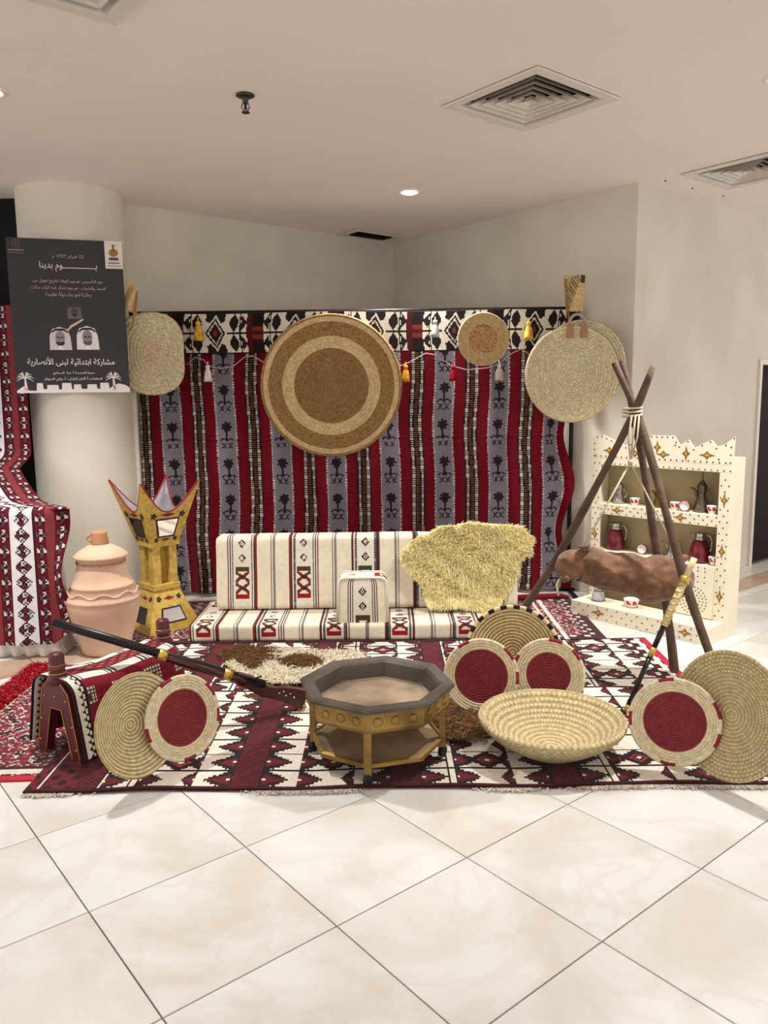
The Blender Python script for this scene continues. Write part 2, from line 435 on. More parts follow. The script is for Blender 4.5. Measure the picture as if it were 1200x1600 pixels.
m_ = MB(); m_.tube([(.016, 0, -.045), (.022, 0, -.065), (.004, 0, -.088)], .003, 6); m_.tube([(-.016, 0, -.045), (-.022, 0, -.065), (-.004, 0, -.088)], .003, 6); m_.build('yoke', MATS['sprinkler_metal'], t)
m_ = MB(); m_.lathe([(0, -.088), (.022, -.088), (.022, -.092), (0, -.092)], 14); m_.build('deflector', MATS['sprinkler_metal'], t)

# ------------------------------------------------------------------ woven patterns
WHITE, BLACK, MAROON, DRED, CREAM = (226, 217, 202), (30, 22, 24), (98, 24, 36), (58, 16, 24), (224, 214, 190)
def frac(x): return x - np.floor(x)
def kilim(U, V, off=0., row=.2):
    C = canvas(U, WHITE)
    t = np.mod(U - off, .72); ri = np.floor(V / row); b = (frac(V / row) - .5) * 2
    def tri(t0, t1, flip):
        a = (t - t0) / (t1 - t0)
        if flip: a = 1 - a
        m = (t >= t0) & (t < t1)
        tooth = .2 * frac(a * 6)
        put(C, m & (np.abs(b) < (1 - a) * 1.02 - .05 + tooth * (a < .95)) , BLACK)
        put(C, m & (np.abs(b) < (1 - a) * .62 - .08), MAROON)
        put(C, m & (np.abs(b) < .10) & (a < .10), WHITE)
    tri(.15, .27, False); tri(.60, .72, True)
    tri(.31, .42, False); tri(.50, .56, True)
    x = (t - .46) / .09
    dm = np.abs(x) + np.abs(b) * 1.0
    even = np.mod(ri, 3) == 1
    teeth = .12 * frac(np.abs(b) * 4)
    put(C, even & (dm < 1. + teeth) & (np.abs(x) < 1.4), BLACK)
    put(C, even & (dm < .55), (150, 40, 44)); put(C, even & (dm < .36), BLACK); put(C, even & (dm < .18), WHITE)
    put(C, ((t > .27) & (t < .277)) | ((t > .303) & (t < .31)), BLACK)
    put(C, np.abs(frac(V / row + .5) - .5) * row < .008, BLACK)
    band = (t < .145)
    put(C, band, MAROON)
    g = .028
    put(C, band & ((np.abs(frac((U + V) / g) - .5) < .14) | (np.abs(frac((U - V) / g) - .5) < .14)), DRED)
    put(C, (t < .01) | ((t > .135) & (t < .145)), BLACK)
    return C
def paisley(U, V, dens=1.0):
    C = canvas(U, (112, 26, 40))
    a = np.sin(34 * dens * U + 2.2 * np.sin(25 * dens * V)) ; b = np.sin(37 * dens * V + 2.5 * np.sin(22 * dens * U + 1.3)); d = np.sin(78 * dens * U + 3 * np.sin(31 * dens * V)) * np.sin(71 * dens * V)
    put(C, (a + b > .9), (34, 20, 26)); put(C, np.abs(a * b - .12) < .10, (206, 190, 186)); put(C, d > .72, (168, 60, 62)); put(C, d < -.8, (222, 208, 200))
    return C
def rugpts(x0, x1, y0, y1, nu, nv, z=.010, wav=.002, seed=0):
    X, Y = np.meshgrid(np.linspace(x0, x1, nu + 1), np.linspace(y0, y1, nv + 1))
    Z = z + wav * (np.sin(5 * X + seed) * np.sin(6 * Y + 2 * seed) + .6 * np.sin(13 * X + seed * 3))
    Yw = Y + .008 * np.sin(6 * X + seed)
    return np.stack([X, Yw, Z], -1)
def cells(x0, x1, y0, y1, cell):
    nu, nv = int(round((x1 - x0) / cell)), int(round((y1 - y0) / cell))
    U, V = np.meshgrid(x0 + (np.arange(nu) + .5) * (x1 - x0) / nu, y0 + (np.arange(nv) + .5) * (y1 - y0) / nv)
    return nu, nv, U, V
M('wool', attr=True, rough=.95, var=.14, vscale=60, bump=.35, bscale=420, spec=.1, sheen=.1)
M('pile', attr=True, rough=1., var=.25, vscale=90, bump=.6, bscale=260, spec=.05, sheen=.2)
M('cotton', attr=True, rough=.9, var=.08, vscale=30, bump=.2, bscale=500, spec=.15)
M('fringe_wool', attr=True, rough=.95, var=.1, vscale=20, spec=.1)

def rug(name, label, x0, x1, y0, y1, cell, pat, z, mat='wool', border=None, seed=0, wav=.002):
    nu, nv, U, V = cells(x0, x1, y0, y1, cell)
    C = pat(U, V)
    if border: border(C, U, V, x0, x1, y0, y1)
    P = rugpts(x0, x1, y0, y1, nu, nv, z, wav, seed)
    t = thing(name, label, 'rug', ((x0 + x1) / 2, (y0 + y1) / 2, 0))
    weave('woven_field', P, C, MATS[mat], t, world=True, skirt=(0, 0, -min(z - .001, .009)))
    return t
def b_front(C, U, V, x0, x1, y0, y1):
    e = np.minimum(np.minimum(U - x0, x1 - U), np.minimum(V - y0, y1 - V))
    put(C, (U - x0) < .20, MAROON); put(C, ((U - x0) < .20) & (np.sin(70 * U) * np.sin(60 * V) > .3), BLACK)
    put(C, np.abs(U - x0 - .055 - .0 * V) < .008, WHITE)
    put(C, (x1 - U) < .14, MAROON); put(C, ((x1 - U) < .14) & (np.sin(70 * U) * np.sin(60 * V) > .4), (190, 60, 60))
    put(C, (V - y0) < .022, DRED); put(C, (y1 - V) < .022, DRED)
rt = rug('kilim_rug', 'long black, white and maroon kilim along the front edge of the display', -1.60, 1.83, 3.245, 4.42, .0085, lambda U, V: kilim(U, V - 3.245, -.71, .168), .016, border=b_front, seed=1, wav=.003)
def b_back(C, U, V, x0, x1, y0, y1):
    put(C, (x1 - U) < .17, DRED); put(C, ((x1 - U) < .17) & (np.sin(50 * U) * np.sin(45 * V) > .25), WHITE)
    put(C, (x1 - U) < .05, (176, 34, 62)); put(C, np.abs(x1 - U - .075) < .012, WHITE)
    put(C, (V - y0) < .02, DRED); put(C, (y1 - V) < .02, DRED)
rug('kilim_rug', 'second black, white and maroon kilim, reaching under the seat cushion', -1.45, 1.83, 4.40, 5.36, .010, lambda U, V: kilim(U, V - 4.4, .24, .168), .010, border=b_back, seed=2)
def b_dark(C, U, V, x0, x1, y0, y1):
    e = np.minimum(np.minimum(U - x0, x1 - U), np.minimum(V - y0, y1 - V))
    put(C, e < .12, DRED); put(C, (e < .12) & (e > .05) & (np.sin(60 * U) * np.sin(60 * V) > .2), (205, 190, 186)); put(C, np.abs(x1 - U - .28) < .012, WHITE); put(C, np.abs(x1 - U - .34) < .008, WHITE); put(C, (y1 - V) < .05, (150, 20, 34))
dk = rug('carpet', 'dark red patterned carpet behind the seat and beside the cabinet step', -2.0, 1.56, 5.34, 6.5, .011, lambda U, V: paisley(U, V, .8), .014, 'pile', b_dark, 3)
m_ = MB(); m_.tube([(1.0, 6.40, .034), (1.25, 6.43, .036), (1.48, 6.46, .034), (1.55, 6.45, .026)], [.026, .028, .026, .012], 10, c=(128, 16, 32)); m_.build('rolled_edge', MATS['pile'], dk, True, True)
def b_left(C, U, V, x0, x1, y0, y1):
    put(C, (U - x0) < .10, (178, 26, 46)); put(C, np.abs(U - x0 - .13) < .03, (216, 206, 180)); put(C, (V - y0) < .05, (190, 28, 52)); put(C, np.abs(V - y0 - .09) < .02, WHITE); put(C, np.abs(V - y0 - .13) < .012, DRED)
lr = rug('carpet', 'dark red and white carpet with scrolling pattern at the wooden stool', -2.30, -1.42, 3.36, 4.95, .0095, lambda U, V: paisley(U, V, 1.0), .007, 'pile', b_left, 4)
# shaggy red edge of that carpet, and the loose white fringe of the front kilim
n = 5200
rx = -2.30 + .16 * rng.random(n); ry = 3.75 + 1.2 * rng.random(n)
dr = np.stack([-.8 + .6 * rng.random(n), rng.normal(size=n) * .3, .45 + .4 * rng.random(n)], -1); dr /= np.linalg.norm(dr, axis=1)[:, None]
cc = np.where((rng.random(n) < .85)[:, None], np.array([160, 20, 40.]), np.array([206, 90, 96.])) * (.85 + .3 * rng.random((n, 1)))
fur('shaggy_edge', np.stack([rx, ry, np.full(n, .008)], -1), dr, .042, np.clip(cc, 0, 255), MATS['fringe_wool'], lr, .0035, droop=.8)
n = 2600
cl = np.array([-.46, -.30, -.24, .96, 1.1, 1.3, 1.45, 1.6, 1.75, -1.5, .55])
rx = cl[rng.integers(0, len(cl), n)] + rng.normal(size=n) * .06; rx = np.clip(rx, -1.58, 1.82)
dr = np.stack([rng.normal(size=n) * .7, -1 + .5 * rng.random(n), .15 * rng.random(n)], -1); dr /= np.linalg.norm(dr, axis=1)[:, None]
fur('fringe', np.stack([rx, np.full(n, 3.243) + .008 * np.sin(6 * rx + 1), np.full(n, .009)], -1), dr, .035, np.tile([[226, 218, 204.]], (n, 1)) * (.9 + .12 * rng.random((n, 1))), MATS['fringe_wool'], rt, .0025, droop=.25)

# ------------------------------------------------------------------ backdrop: black frame, striped hanging, patterned valance
YB = 6.72
M('black_metal', (20, 19, 20), rough=.4, metal=.3)
bf = thing('backdrop_stand', 'black metal stand holding up the striped hanging', 'stand', (-.1, YB + .06, 0))
XL, XR = dp(212, 700, YB + .06)[0], 1.615
for x in (XL, XR):
    m_ = MB(); m_.tube([(x, YB + .06, .02), (x, YB + .06, 2.43)], .018, 10); m_.build('post', MATS['black_metal'], bf, True, True)
    m_ = MB(); m_.box(x - .018, x + .018, YB - .25, YB + .10, .001, .022); m_.box(x - .11, x + .06, YB + .045, YB + .075, .001, .022); m_.build('foot', MATS['black_metal'], bf, world=True)
m_ = MB(); m_.tube([(XL - .06, YB + .06, 2.43), (XR + .04, YB + .06, 2.43)], .016, 10); m_.build('crossbar', MATS['black_metal'], bf, True, True)

def palm_cloth(U, V):                               # U right, V up (metres)
    C = canvas(U, (108, 9, 25))
    P = .463; t = np.mod(U + .018, P); RED = (140, 14, 32)
    serr = .005 * (np.mod(np.floor(V / .018), 2) == 0)
    # narrow stripe
    nr = (t < .118)
    put(C, nr, (46, 20, 24)); 
    dash = np.mod(V, .019) < .012
    put(C, nr & (((t > .012) & (t < .034)) | ((t > .084) & (t < .106))) & dash, (190, 184, 180))
    put(C, nr & (t > .046) & (t < .072) & (np.mod(V, .019) < .009), (96, 78, 48))
    # grey stripe
    gr = (t > .205 - serr) & (t < .372 + serr); GREY = (122, 118, 126)
    put(C, gr, GREY)
    put(C, ((np.abs(t - .208) < .006) | (np.abs(t - .369) < .006)) & (np.mod(V, .024) < .012), (205, 190, 188))
    x = t - .2885; y = np.mod(V, .312) - .156; INK = (38, 30, 38)
    hr = np.hypot(x, (y - .072) * 1.05); ang = np.arctan2(y - .072, x)
    put(C, gr & (hr < .042 + .008 * np.cos(7 * ang + .6)), INK)
    put(C, gr & (np.abs(x) < .009) & (y > -.045) & (y < .072), INK)
    for s in (-1, 1):
        r2 = np.hypot(x - s * .028, y + .055); put(C, gr & (np.abs(r2 - .026) < .0065) & (y > -.052), INK)
        k1 = (-.062 - y) / .05
        put(C, gr & (np.abs(x * s - .008 - .036 * k1) < .0065) & (k1 > 0) & (k1 < 1), INK)
        put(C, gr & (np.abs(x * s - .044 + .036 * k1) < .0065) & (k1 > 0) & (k1 < 1), INK)
    # thin darker ribs in the red
    put(C, ~gr & ~nr & (np.mod(V, .05) < .010), (94, 7, 20))
    return C
cellb = .0085
x0, x1, z0, z1 = dp(221, 700, YB)[0], dp(893, 700, YB)[0], .03, 2.40
nu, nv, U, V = cells(x0, x1, z0, z1, cellb)
sh = .010 * np.sin(4.5 * V + 1.0 + .9 * U) + .004 * np.sin(9 * V + 2.1 * U)   # the weave itself runs crooked
C = palm_cloth(U - x0 + .003 + sh, V - z0 + .03)
gx, gz = np.meshgrid(np.linspace(x0, x1, nu + 1), np.linspace(z0, z1, nv + 1))
edge = np.clip((gx - (x1 - .25)) / .25, 0, 1); hang = (z1 - gz) / (z1 - z0)
gy = YB + (.022 * np.sin(13.5 * gx + .8 * np.sin(3 * gz)) + .010 * np.sin(29 * gx + 2 * gz)) * (.35 + .8 * hang) + .012 * np.sin(4.2 * gz)
gx2 = gx + edge * .05 * np.sin(7.5 * gz + .6) - .02 * edge
hg = thing('woven_hanging', 'large red and grey striped hanging with palm and sword emblems', 'textile', ((x0 + x1) / 2, YB, z0))
weave('striped_cloth', np.stack([gx2, gy, gz], -1), C, MATS['wool'], hg, world=True, solid=.004)

def valance_pat(U, V):                              # V 0..1 bottom to top
    C = canvas(U, (214, 204, 186)); BK = (34, 28, 30)
    t = np.mod(U - .02, .66); v = (V - .5) * 2
    m = (t < .14); put(C, m, (74, 18, 26)); put(C, m & (t > .045) & (np.abs(v) > .35), (30, 20, 20)); put(C, m & (t > .05) & (np.abs(np.abs(v) - .2) < .12), (120, 44, 34))
    W2 = (214, 204, 186); dx = np.abs(t - .40); o_ = ~m
    put(C, o_ & (dx < .08), BK)
    dmd = dx / .105 + np.abs(v) / .95
    put(C, o_ & (dmd < .95) & (dmd > .80), W2); put(C, o_ & (dmd < .62) & (dmd > .52), W2); put(C, o_ & (dmd < .2), (130, 40, 36))
    put(C, o_ & (dmd > .95) & (dx < .08) & (np.abs(v) < .3 + dx * 4), W2)
    put(C, o_ & (dx > .115) & (dx < .19) & (np.abs(np.abs(v) - .5) < .46 * (1 - np.abs(dx - .155) / .05)), BK)
    put(C, o_ & (np.abs(dx - .205) < .006), BK)
    put(C, o_ & (dx > .215) & (np.abs(np.abs(v) - .5) < .40 * (1 - (dx - .215) / .05)), BK)
    put(C, (np.abs(v) < .03) & o_ & (dmd > .95), BK); put(C, (np.abs(v) > .95), BK)
    return C
zt, zb = 2.425, 2.085
nu, nv, U, V = cells(x0 + .02, x1 + .03, 0, zt - zb, .0085)
C = valance_pat(U - x0 - .28 + .02 * np.sin(9 * V), V / (zt - zb))
put(C, (U - x0) < .0, DRED)
gx, gz = np.meshgrid(np.linspace(x0 + .02, x1 + .03, nu + 1), np.linspace(zb, zt, nv + 1))
gy = YB - .055 + .012 * np.sin(9 * gx + 1) * (zt - gz) / (zt - zb)
gz2 = gz - .012 * (.5 + .5 * np.sin(4.0 * gx + .5)) * (gz - zb) / (zt - zb)
va = thing('woven_valance', 'black and cream geometric woven band along the top of the hanging', 'textile', ((x0 + x1) / 2, YB - .05, zb))
weave('patterned_band', np.stack([gx, gy, gz2], -1), C, MATS['wool'], va, world=True, solid=.005)

# ------------------------------------------------------------------ baskets and trays of coiled straw
M('straw', attr=True, rough=.75, var=.22, vscale=45, bump=.35, bscale=260, spec=.25)
def coil_profile(R, w, dish, zfun, back=.012, sub=4, h=.30):
    K = max(3, int(round(R / w))); w = R / K; prof = []; idx = []
    for k in range(K):
        for s in range(sub):
            r = (k + s / sub) * w
            prof.append((r, zfun(r / R) + h * w * math.sin(PI * s / sub)))
            idx.append(k)
    prof.append((R, zfun(1) ))
    idx.append(K)
    prof.append((R + w * .25, zfun(1) - w * .3)); idx.append(K)
    prof.append((R, zfun(1) - back)); idx.append(K + 1)
    for r in (.8, .55, .3): prof.append((R * r, zfun(r) - back)); idx.append(K + 1)
    prof.append((0, zfun(0) - back)); idx.append(K + 1)
    return prof, idx, K
def basket(name, label, cat, centre, nrm, R, w, zfun, cfun, n=120, spin=0., group=None, back=.012, part='coiled_body', sx=1., sy=1.):
    rot = frame_mat(centre, nrm)
    t = thing(name, label, cat, centre, rot=rot, group=group)
    prof, idx, K = coil_profile(R, w, 0, zfun, back)
    m_ = MB()
    m_.lathe(prof, n, cfun=lambda j, k: cfun(idx[j], K, k, n, (j % 4)), phase=spin, sx=sx, sy=sy)
    m_.build(part, MATS['straw'], t, smooth=True)
    return t
def jit(c, a=.08): f = 1 + a * (2 * random.random() - 1); return tuple(min(255, q * f) for q in c)
STRAW, STRAW2, RED = (196, 176, 134), (216, 202, 168), (136, 40, 50)
_st = {}
def stitched(base, dark, every=3):
    def f(k, K, a, n, s):
        if k >= K: return jit(base)
        key = (k, a // every)
        on = (a + k) % 2; f_ = 1. if s in (1, 2) else .86  # factor dims the groove faces: shade between coils put into the colour
        return jit(tuple(q * f_ for q in (base if on else dark)), .06)
    return f
def redplate(rim_dashes=True, redfrac=.6):
    def f(k, K, a, n, s):
        if k < K * redfrac: return jit((128, 44, 50) if s else (104, 32, 38), .12)  # red and straw alike: coil grooves painted darker to stand for shade
        if k >= K - 1 and rim_dashes: return jit(RED if (a * 9 // n) % 2 == 0 and (a * 18 // n) % 2 == 0 or k > K and (a * 14 // n) % 3 == 0 else STRAW2, .06)
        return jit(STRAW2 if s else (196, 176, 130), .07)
    return f
def nvec(yaw, tilt): return (math.sin(yaw) * math.cos(tilt), -math.cos(yaw) * math.cos(tilt), math.sin(tilt))
def lean(px, py, R, yaw, tilt, base=.018):          # centre of a disc that stands on its rim
    return fl(px, py, R * math.cos(tilt) + base)

def plain(base, a=.1):
    return lambda k, K, t, n, s: jit(base if s else tuple(q * .93 for q in base), a)  # groove face slightly darker, painted shade beside each coil
# big brown and tan tray
def tray_c(k, K, a, n, s):
    r = k / K
    tan = (206, 180, 132); br = (142, 106, 64)
    if r < .53: return jit(br, .16)
    if r < .70: return jit(tan, .10)
    if r < .90: return jit((150, 114, 70), .16)
    if r < .94: return jit(tan, .08)
    return jit((150, 116, 74), .16)
basket('straw_tray', 'largest round straw tray with brown and tan rings, hung mid-hanging', 'tray', dp(518, 603, 6.58), nvec(.03, -.03), .577, .019, lambda q: .035 * q ** 3, tray_c, 144, group='baskets hung on the backdrop')
def small_c(k, K, a, n, s):
    r = k / K
    if k >= K: return jit((196, 190, 182), .05)
    if r < .55: return jit((150, 74, 52) if random.random() < .38 else (190, 158, 112), .08)
    return jit((190, 160, 112), .08)
basket('straw_tray', 'small round straw tray with speckled reddish centre and white rim', 'tray', dp(755, 530, 6.58), nvec(.05, -.03), .212, .013, lambda q: .05 * max(0, q - .75) * 4 * .25, small_c, 96, group='baskets hung on the backdrop')
for px, py, R, Y, lab in ((908, 572, .345, 6.36, 'round pale straw mat partly hidden behind another one'), (893, 585, .362, 6.30, 'round pale straw mat with grey loop handle, hanging in front')):
    mat_ = basket('straw_mat', lab, 'mat', dp(px, py, Y), nvec(-.05, -.02), R, .022, lambda q: .02 * q * q, plain((206, 191, 154)), 120, group='pale straw mats on the frame end', sy=1.03)
h_ = mat_
M('grey_strap', (150, 146, 142), rough=.7); M('tan_leather', (160, 118, 84), rough=.6)
m_ = MB(); q = [dp(893 + 18 * i / 8., 0, 6.27) for i in range(9)]
m_.tube([dp(902 - 13 * math.cos(PI * i / 10), 508 - 17 * math.sin(PI * i / 10), 6.27) for i in range(11)], .012, 8); m_.build('loop_handle', MATS['grey_strap'], h_, True, True, label='grey fabric loop handle')
for px in (891, 913):
    a, b = dp(px - 5, 507, 6.265), dp(px + 5, 528, 6.265)
    m_ = MB(); m_.box(a[0], b[0], 6.255, 6.275, b[2], a[2]); m_.build('strap', MATS['tan_leather'], h_, world=True)
# left pale basket: squarish and crumpled
t = basket('straw_mat', 'pale squarish straw mat with faint pink centre, next to the poster', 'mat', dp(238, 553, 6.42), nvec(.12, -.02), .265, .026, lambda q: .03 * q * q, lambda k, K, a, n, s: jit((206, 150, 120) if (k < 3 and random.random() < .35) else (202, 188, 152), .10), 96, group='baskets hung on the backdrop', sy=1.27, sx=.98)
me = t.children[0].data
for v in me.vertices:
    a = math.atan2(v.co.y, v.co.x); r = math.hypot(v.co.x, v.co.y)
    f = 1 + .05 * math.cos(4 * a + PI) * min(1, r / .2) ** 2; v.co.x *= f; v.co.y *= f
    v.co.z += .016 * math.sin(9 * v.co.x + 14 * v.co.y) * min(1, r / .15)

# hand fans of plaited palm
def fan(label, poly_px, Y, stripes, stick_px):
    c = dp(*poly_px[0], Y); t = thing('palm_fan', label, 'hand fan', c, group='plaited palm hand fans')
    P = np.array([dp(*q, Y) for q in poly_px]); a, b, d, e = P   # TL TR BR BL
    n = 24; s, r = np.meshgrid((np.arange(n + 1)) / n, np.arange(n + 1) / n)
    W = (a[None, None] * ((1 - s) * (1 - r))[..., None] + b * (s * (1 - r))[..., None] + d * (s * r)[..., None] + e * ((1 - s) * r)[..., None])
    W[..., 1] += .012 * np.sin(6 * s + 3 * r)
    sc_, rc = (s[:-1, :-1], r[:-1, :-1]); C = canvas(sc_, (206, 176, 122)); C *= (.9 + .15 * rng.random(sc_.shape))[..., None]
    if stripes:
        put(C, (np.abs(sc_ * 1.2 + rc * .9 - .75) < .28) & (np.mod(np.floor((sc_ - rc) * 14), 2) == 0), (110, 96, 74)); put(C, (sc_ > .75) & (rc < .2), (60, 48, 40))
    weave('plaited_blade', W, C, MATS['straw'], t, world=True, solid=.006)
    m_ = MB(); m_.tube([dp(*q, Y - .005) for q in stick_px], .008, 8, c=(150, 118, 66)); m_.build('stick', MATS['straw'], t, True, True)
fan('striped palm leaf fan sticking up above the frame end', [(881, 431), (914, 430), (911, 487), (885, 487)], 6.40, True, [(884, 436), (889, 505)])
fan('plain palm leaf fan peeking out beside the poster', [(203, 436), (215, 458), (213, 492), (189, 480)], 6.30, False, [(214, 455), (210, 490), (205, 516)])

# garland string and tassels
M('yarn', attr=True, rough=.95, var=.2, vscale=80, bump=.4, bscale=300, spec=.1)
YG = 6.60
def tassel(px, py, size, c, label):
    p = dp(px, py, YG)
    t = thing('tassel', label, 'tassel', p, group='yarn tassels on the hanging')
    m_ = MB(); m_.ball((0, 0, size * .42), size * .15, 12, 8, c=c); m_.build('knot', MATS['yarn'], t, True)
    m_ = MB(); prof = [(size * .08, size * .34), (size * .15, size * .22), (size * .2, 0), (size * .23, -size * .3), (size * .25, -size * .5), (0, -size * .46)]
    m_.lathe(prof, 26, cfun=lambda j, k: jit(c, .12))
    for i, v in enumerate(m_.v):
        a = math.atan2(v[1], v[0]); f = 1 + .12 * math.cos(13 * a); m_.v[i] = (v[0] * f, v[1] * f, v[2])
    m_.build('skirt', MATS['yarn'], t, True)
    m_ = MB(); m_.tube([(0, 0, size * .5), (0, .01, size * .75)], size * .035, 6, c=c); m_.build('cord', MATS['yarn'], t)
tassel(310, 518, .15, (222, 176, 70), 'yellow tassel at the poster end of the patterned band')
tassel(325, 584, .13, (232, 226, 214), 'white tassel hanging low beside the yellow one')
tassel(680, 514, .13, (206, 200, 192), 'greyish white tassel between big tray and small tray')
tassel(826, 517, .14, (226, 190, 80), 'yellow tassel close to the pale straw mats')
tassel(780, 582, .13, (220, 210, 198), 'white tassel just under the small tray')
tassel(634, 584, .13, (212, 150, 40), 'orange yellow tassel at the rim of the big tray')
tassel(708, 584, .12, (150, 22, 40), 'dark red tassel hanging against the red stripe')
gs = MB()
gp = []
for x_, y_ in ((292, 570), (305, 558), (318, 562), (326, 572), (345, 576), (365, 572), (382, 558), (395, 556), (415, 568), (460, 575), (560, 578), (600, 575), (625, 572), (640, 566), (665, 552), (682, 555), (706, 572), (730, 578), (760, 575), (778, 570), (800, 552), (815, 545), (830, 556)):
    gp.append(dp(x_, y_, YG))
gs.tube(gp, .0045, 6, c=(176, 150, 146)); g_ = gs.build('garland_string', MATS['yarn'], None, True); tag(g_, 'thin twisted string looping across the striped hanging', 'string')

# ------------------------------------------------------------------ majlis seat
def sadu(U, S):
    C = canvas(U, CREAM); t = np.mod(U, .462); BK = (52, 44, 44); RD = (122, 48, 46); GR = (128, 118, 116)
    x = t - .115; ax = np.abs(x)
    put(C, ax < .115, (220, 212, 196))
    put(C, np.abs(ax - .103) < .0055, RD); put(C, np.abs(ax - .090) < .005, BK)
    put(C, np.abs(ax - .072) < .007, np.array(GR)); put(C, (np.abs(ax - .072) < .007) & (np.mod(S, .018) < .008), BK)
    s = np.mod(S, .58)
    for c0 in (.335, .445):
        q = ax / .030 + np.abs(s - c0) / .034; put(C, q < 1, BK); put(C, q < .55, (216, 206, 190)); put(C, q < .2, BK)
    m = (ax < .052) & (s > .03) & (s < .27)
    put(C, m & (s > .235), (70, 62, 44)); put(C, m & (s < .065), (150, 26, 34))
    ss = np.mod(s - .065, .085) - .0425; on = m & (s >= .065) & (s <= .235)
    put(C, on, (222, 212, 196)); put(C, on & (np.abs(np.abs(ss) - ax * .82) < .011), (120, 40, 40)); put(C, on & (ax + np.abs(ss) < .018), BK)
    put(C, on & (np.abs(np.abs(ss) - ax * .82 + .014) < .005), BK)
    for c0 in (.3465, .334, .359): put(C, np.abs(t - c0 - .0) < .0045, GR)
    return C
def cushion(name, label, x0, x1, prof, uoff, soff, cell=.0085, sflip=False):
    """cross-section prof (y, z) swept along x, with stuffed ends"""
    pr = np.array(prof); seg = np.linalg.norm(np.diff(pr, axis=0), axis=1); s = np.concatenate([[0], np.cumsum(seg)])
    ns = int(s[-1] / cell); sv = np.linspace(0, s[-1], ns + 1)
    py_, pz_ = np.interp(sv, s, pr[:, 0]), np.interp(sv, s, pr[:, 1])
    for _ in range(3):
        py_[1:-1] = (py_[:-2] + 2 * py_[1:-1] + py_[2:]) / 4; pz_[1:-1] = (pz_[:-2] + 2 * pz_[1:-1] + pz_[2:]) / 4
    nx = int((x1 - x0) / cell); xv = np.linspace(x0, x1, nx + 1)
    cy, cz = (py_.min() + py_.max()) / 2, (pz_.min() + pz_.max()) / 2
    e = np.minimum(xv - x0, x1 - xv); k = 1 - .055 * np.clip(1 - e / .03, 0, 1) ** 2
    X = np.tile(xv[None], (ns + 1, 1)); Y = cy + (py_[:, None] - cy) * k[None]; Z = cz + (pz_[:, None] - cz) * k[None]
    lump = .004 * np.sin(7 * X + 3 * Z * 5) ; Y = Y - lump
    U, S = np.meshgrid((xv[:-1] + xv[1:]) / 2, (sv[:-1] + sv[1:]) / 2)
    C = sadu(U + uoff, (s[-1] - S if sflip else S) + soff)
    t = thing(name, label, 'cushion', ((x0 + x1) / 2, cy, pz_.min()), group='striped floor seating cushions')
    weave('woven_cover', np.stack([X, Y, Z], -1), C, MATS['cotton'], t, world=True)
    for j in (0, nx):
        m_ = MB(); pts_ = [(X[i, j], Y[i, j], Z[i, j]) for i in range(0, ns + 1, 3)]
        bul = -.012 if j == 0 else .012
        m_.v = pts_ + [(X[0, j] + bul, cy, cz)]; n_ = len(pts_); m_.f = [(i, (i + 1) % n_, n_) for i in range(n_)]; m_.c = [CREAM] * n_
        m_.build('side_panel', MATS['cotton'], t, True, True)
    return t
def rprof(pts, r=.04, n=6):                         # round the corners of an open polyline
    out = [pts[0]]
    for i in range(1, len(pts) - 1):
        p0, p1, p2 = map(np.array, (pts[i - 1], pts[i], pts[i + 1]))
        a = (p0 - p1) / np.linalg.norm(p0 - p1); b = (p2 - p1) / np.linalg.norm(p2 - p1)
        for k in range(n + 1):
            t = k / n; q = (1 - t) ** 2 * (p1 + a * r) + 2 * t * (1 - t) * p1 + t * t * (p1 + b * r); out.append(tuple(q))
    out.append(pts[-1]); return out
SZ = .135
Yf, Yb = 5.36, 6.02
cushion('seat_cushion', 'long low cream seat cushion with striped woven bands, on the rugs', -1.385, .985, rprof([(Yb, .012), (Yf, .012), (Yf - .005, SZ), (Yb, SZ)], .025), 1.283 + .115 - .0, -(Yb - Yf) + .0, sflip=False)
cushion('back_cushion', 'long upright cream back cushion leaning against the hanging', -1.262, .995, rprof([(Yb - .06, SZ + .005), (5.73, SZ + .005), (5.80, .69), (5.99, .69), (Yb - .04, SZ + .01)], .045), 1.262 - .195 + .115, -.27, sflip=False)
# arm rest
ax0, ax1 = dp(527, 978, 5.36)[0], dp(607, 978, 5.36)[0]
ar = thing('arm_rest', 'small cream block arm rest with rounded top, standing on the seat', 'cushion', ((ax0 + ax1) / 2, 5.5, SZ), group='striped floor seating cushions')
w_, h_ar, d_ = ax1 - ax0, .325, .23
prof = rprof([(-w_ / 2, .003), (-w_ / 2, h_ar), (w_ / 2, h_ar), (w_ / 2, .003)], .06, 8)
pr = np.array(prof); pr[:, 0] *= 1 - .05 * pr[:, 1] / h_ar
m_ = MB(); m_.c = []
seg = np.linalg.norm(np.diff(pr, axis=0), axis=1); s = np.concatenate([[0], np.cumsum(seg)]); cell = .008
sv = np.linspace(0, s[-1], int(s[-1] / cell) + 1); qx, qz = np.interp(sv, s, pr[:, 0]), np.interp(sv, s, pr[:, 1])
ny = int(d_ / cell); yv = np.linspace(0, d_, ny + 1)
P = np.stack([np.tile(qx[None], (ny + 1, 1)), np.tile(yv[:, None] - .11, (1, len(qx))), np.tile(qz[None], (ny + 1, 1))], -1)
Yc, Sc = np.meshgrid((yv[:-1] + yv[1:]) / 2, (sv[:-1] + sv[1:]) / 2, indexing='ij')
C = sadu(Yc * 1.0 + .01, Sc + .05)
weave('wrapped_cover', P, C, MATS['cotton'], ar)
nx, nz = int(w_ / cell), int(h_ar / cell)
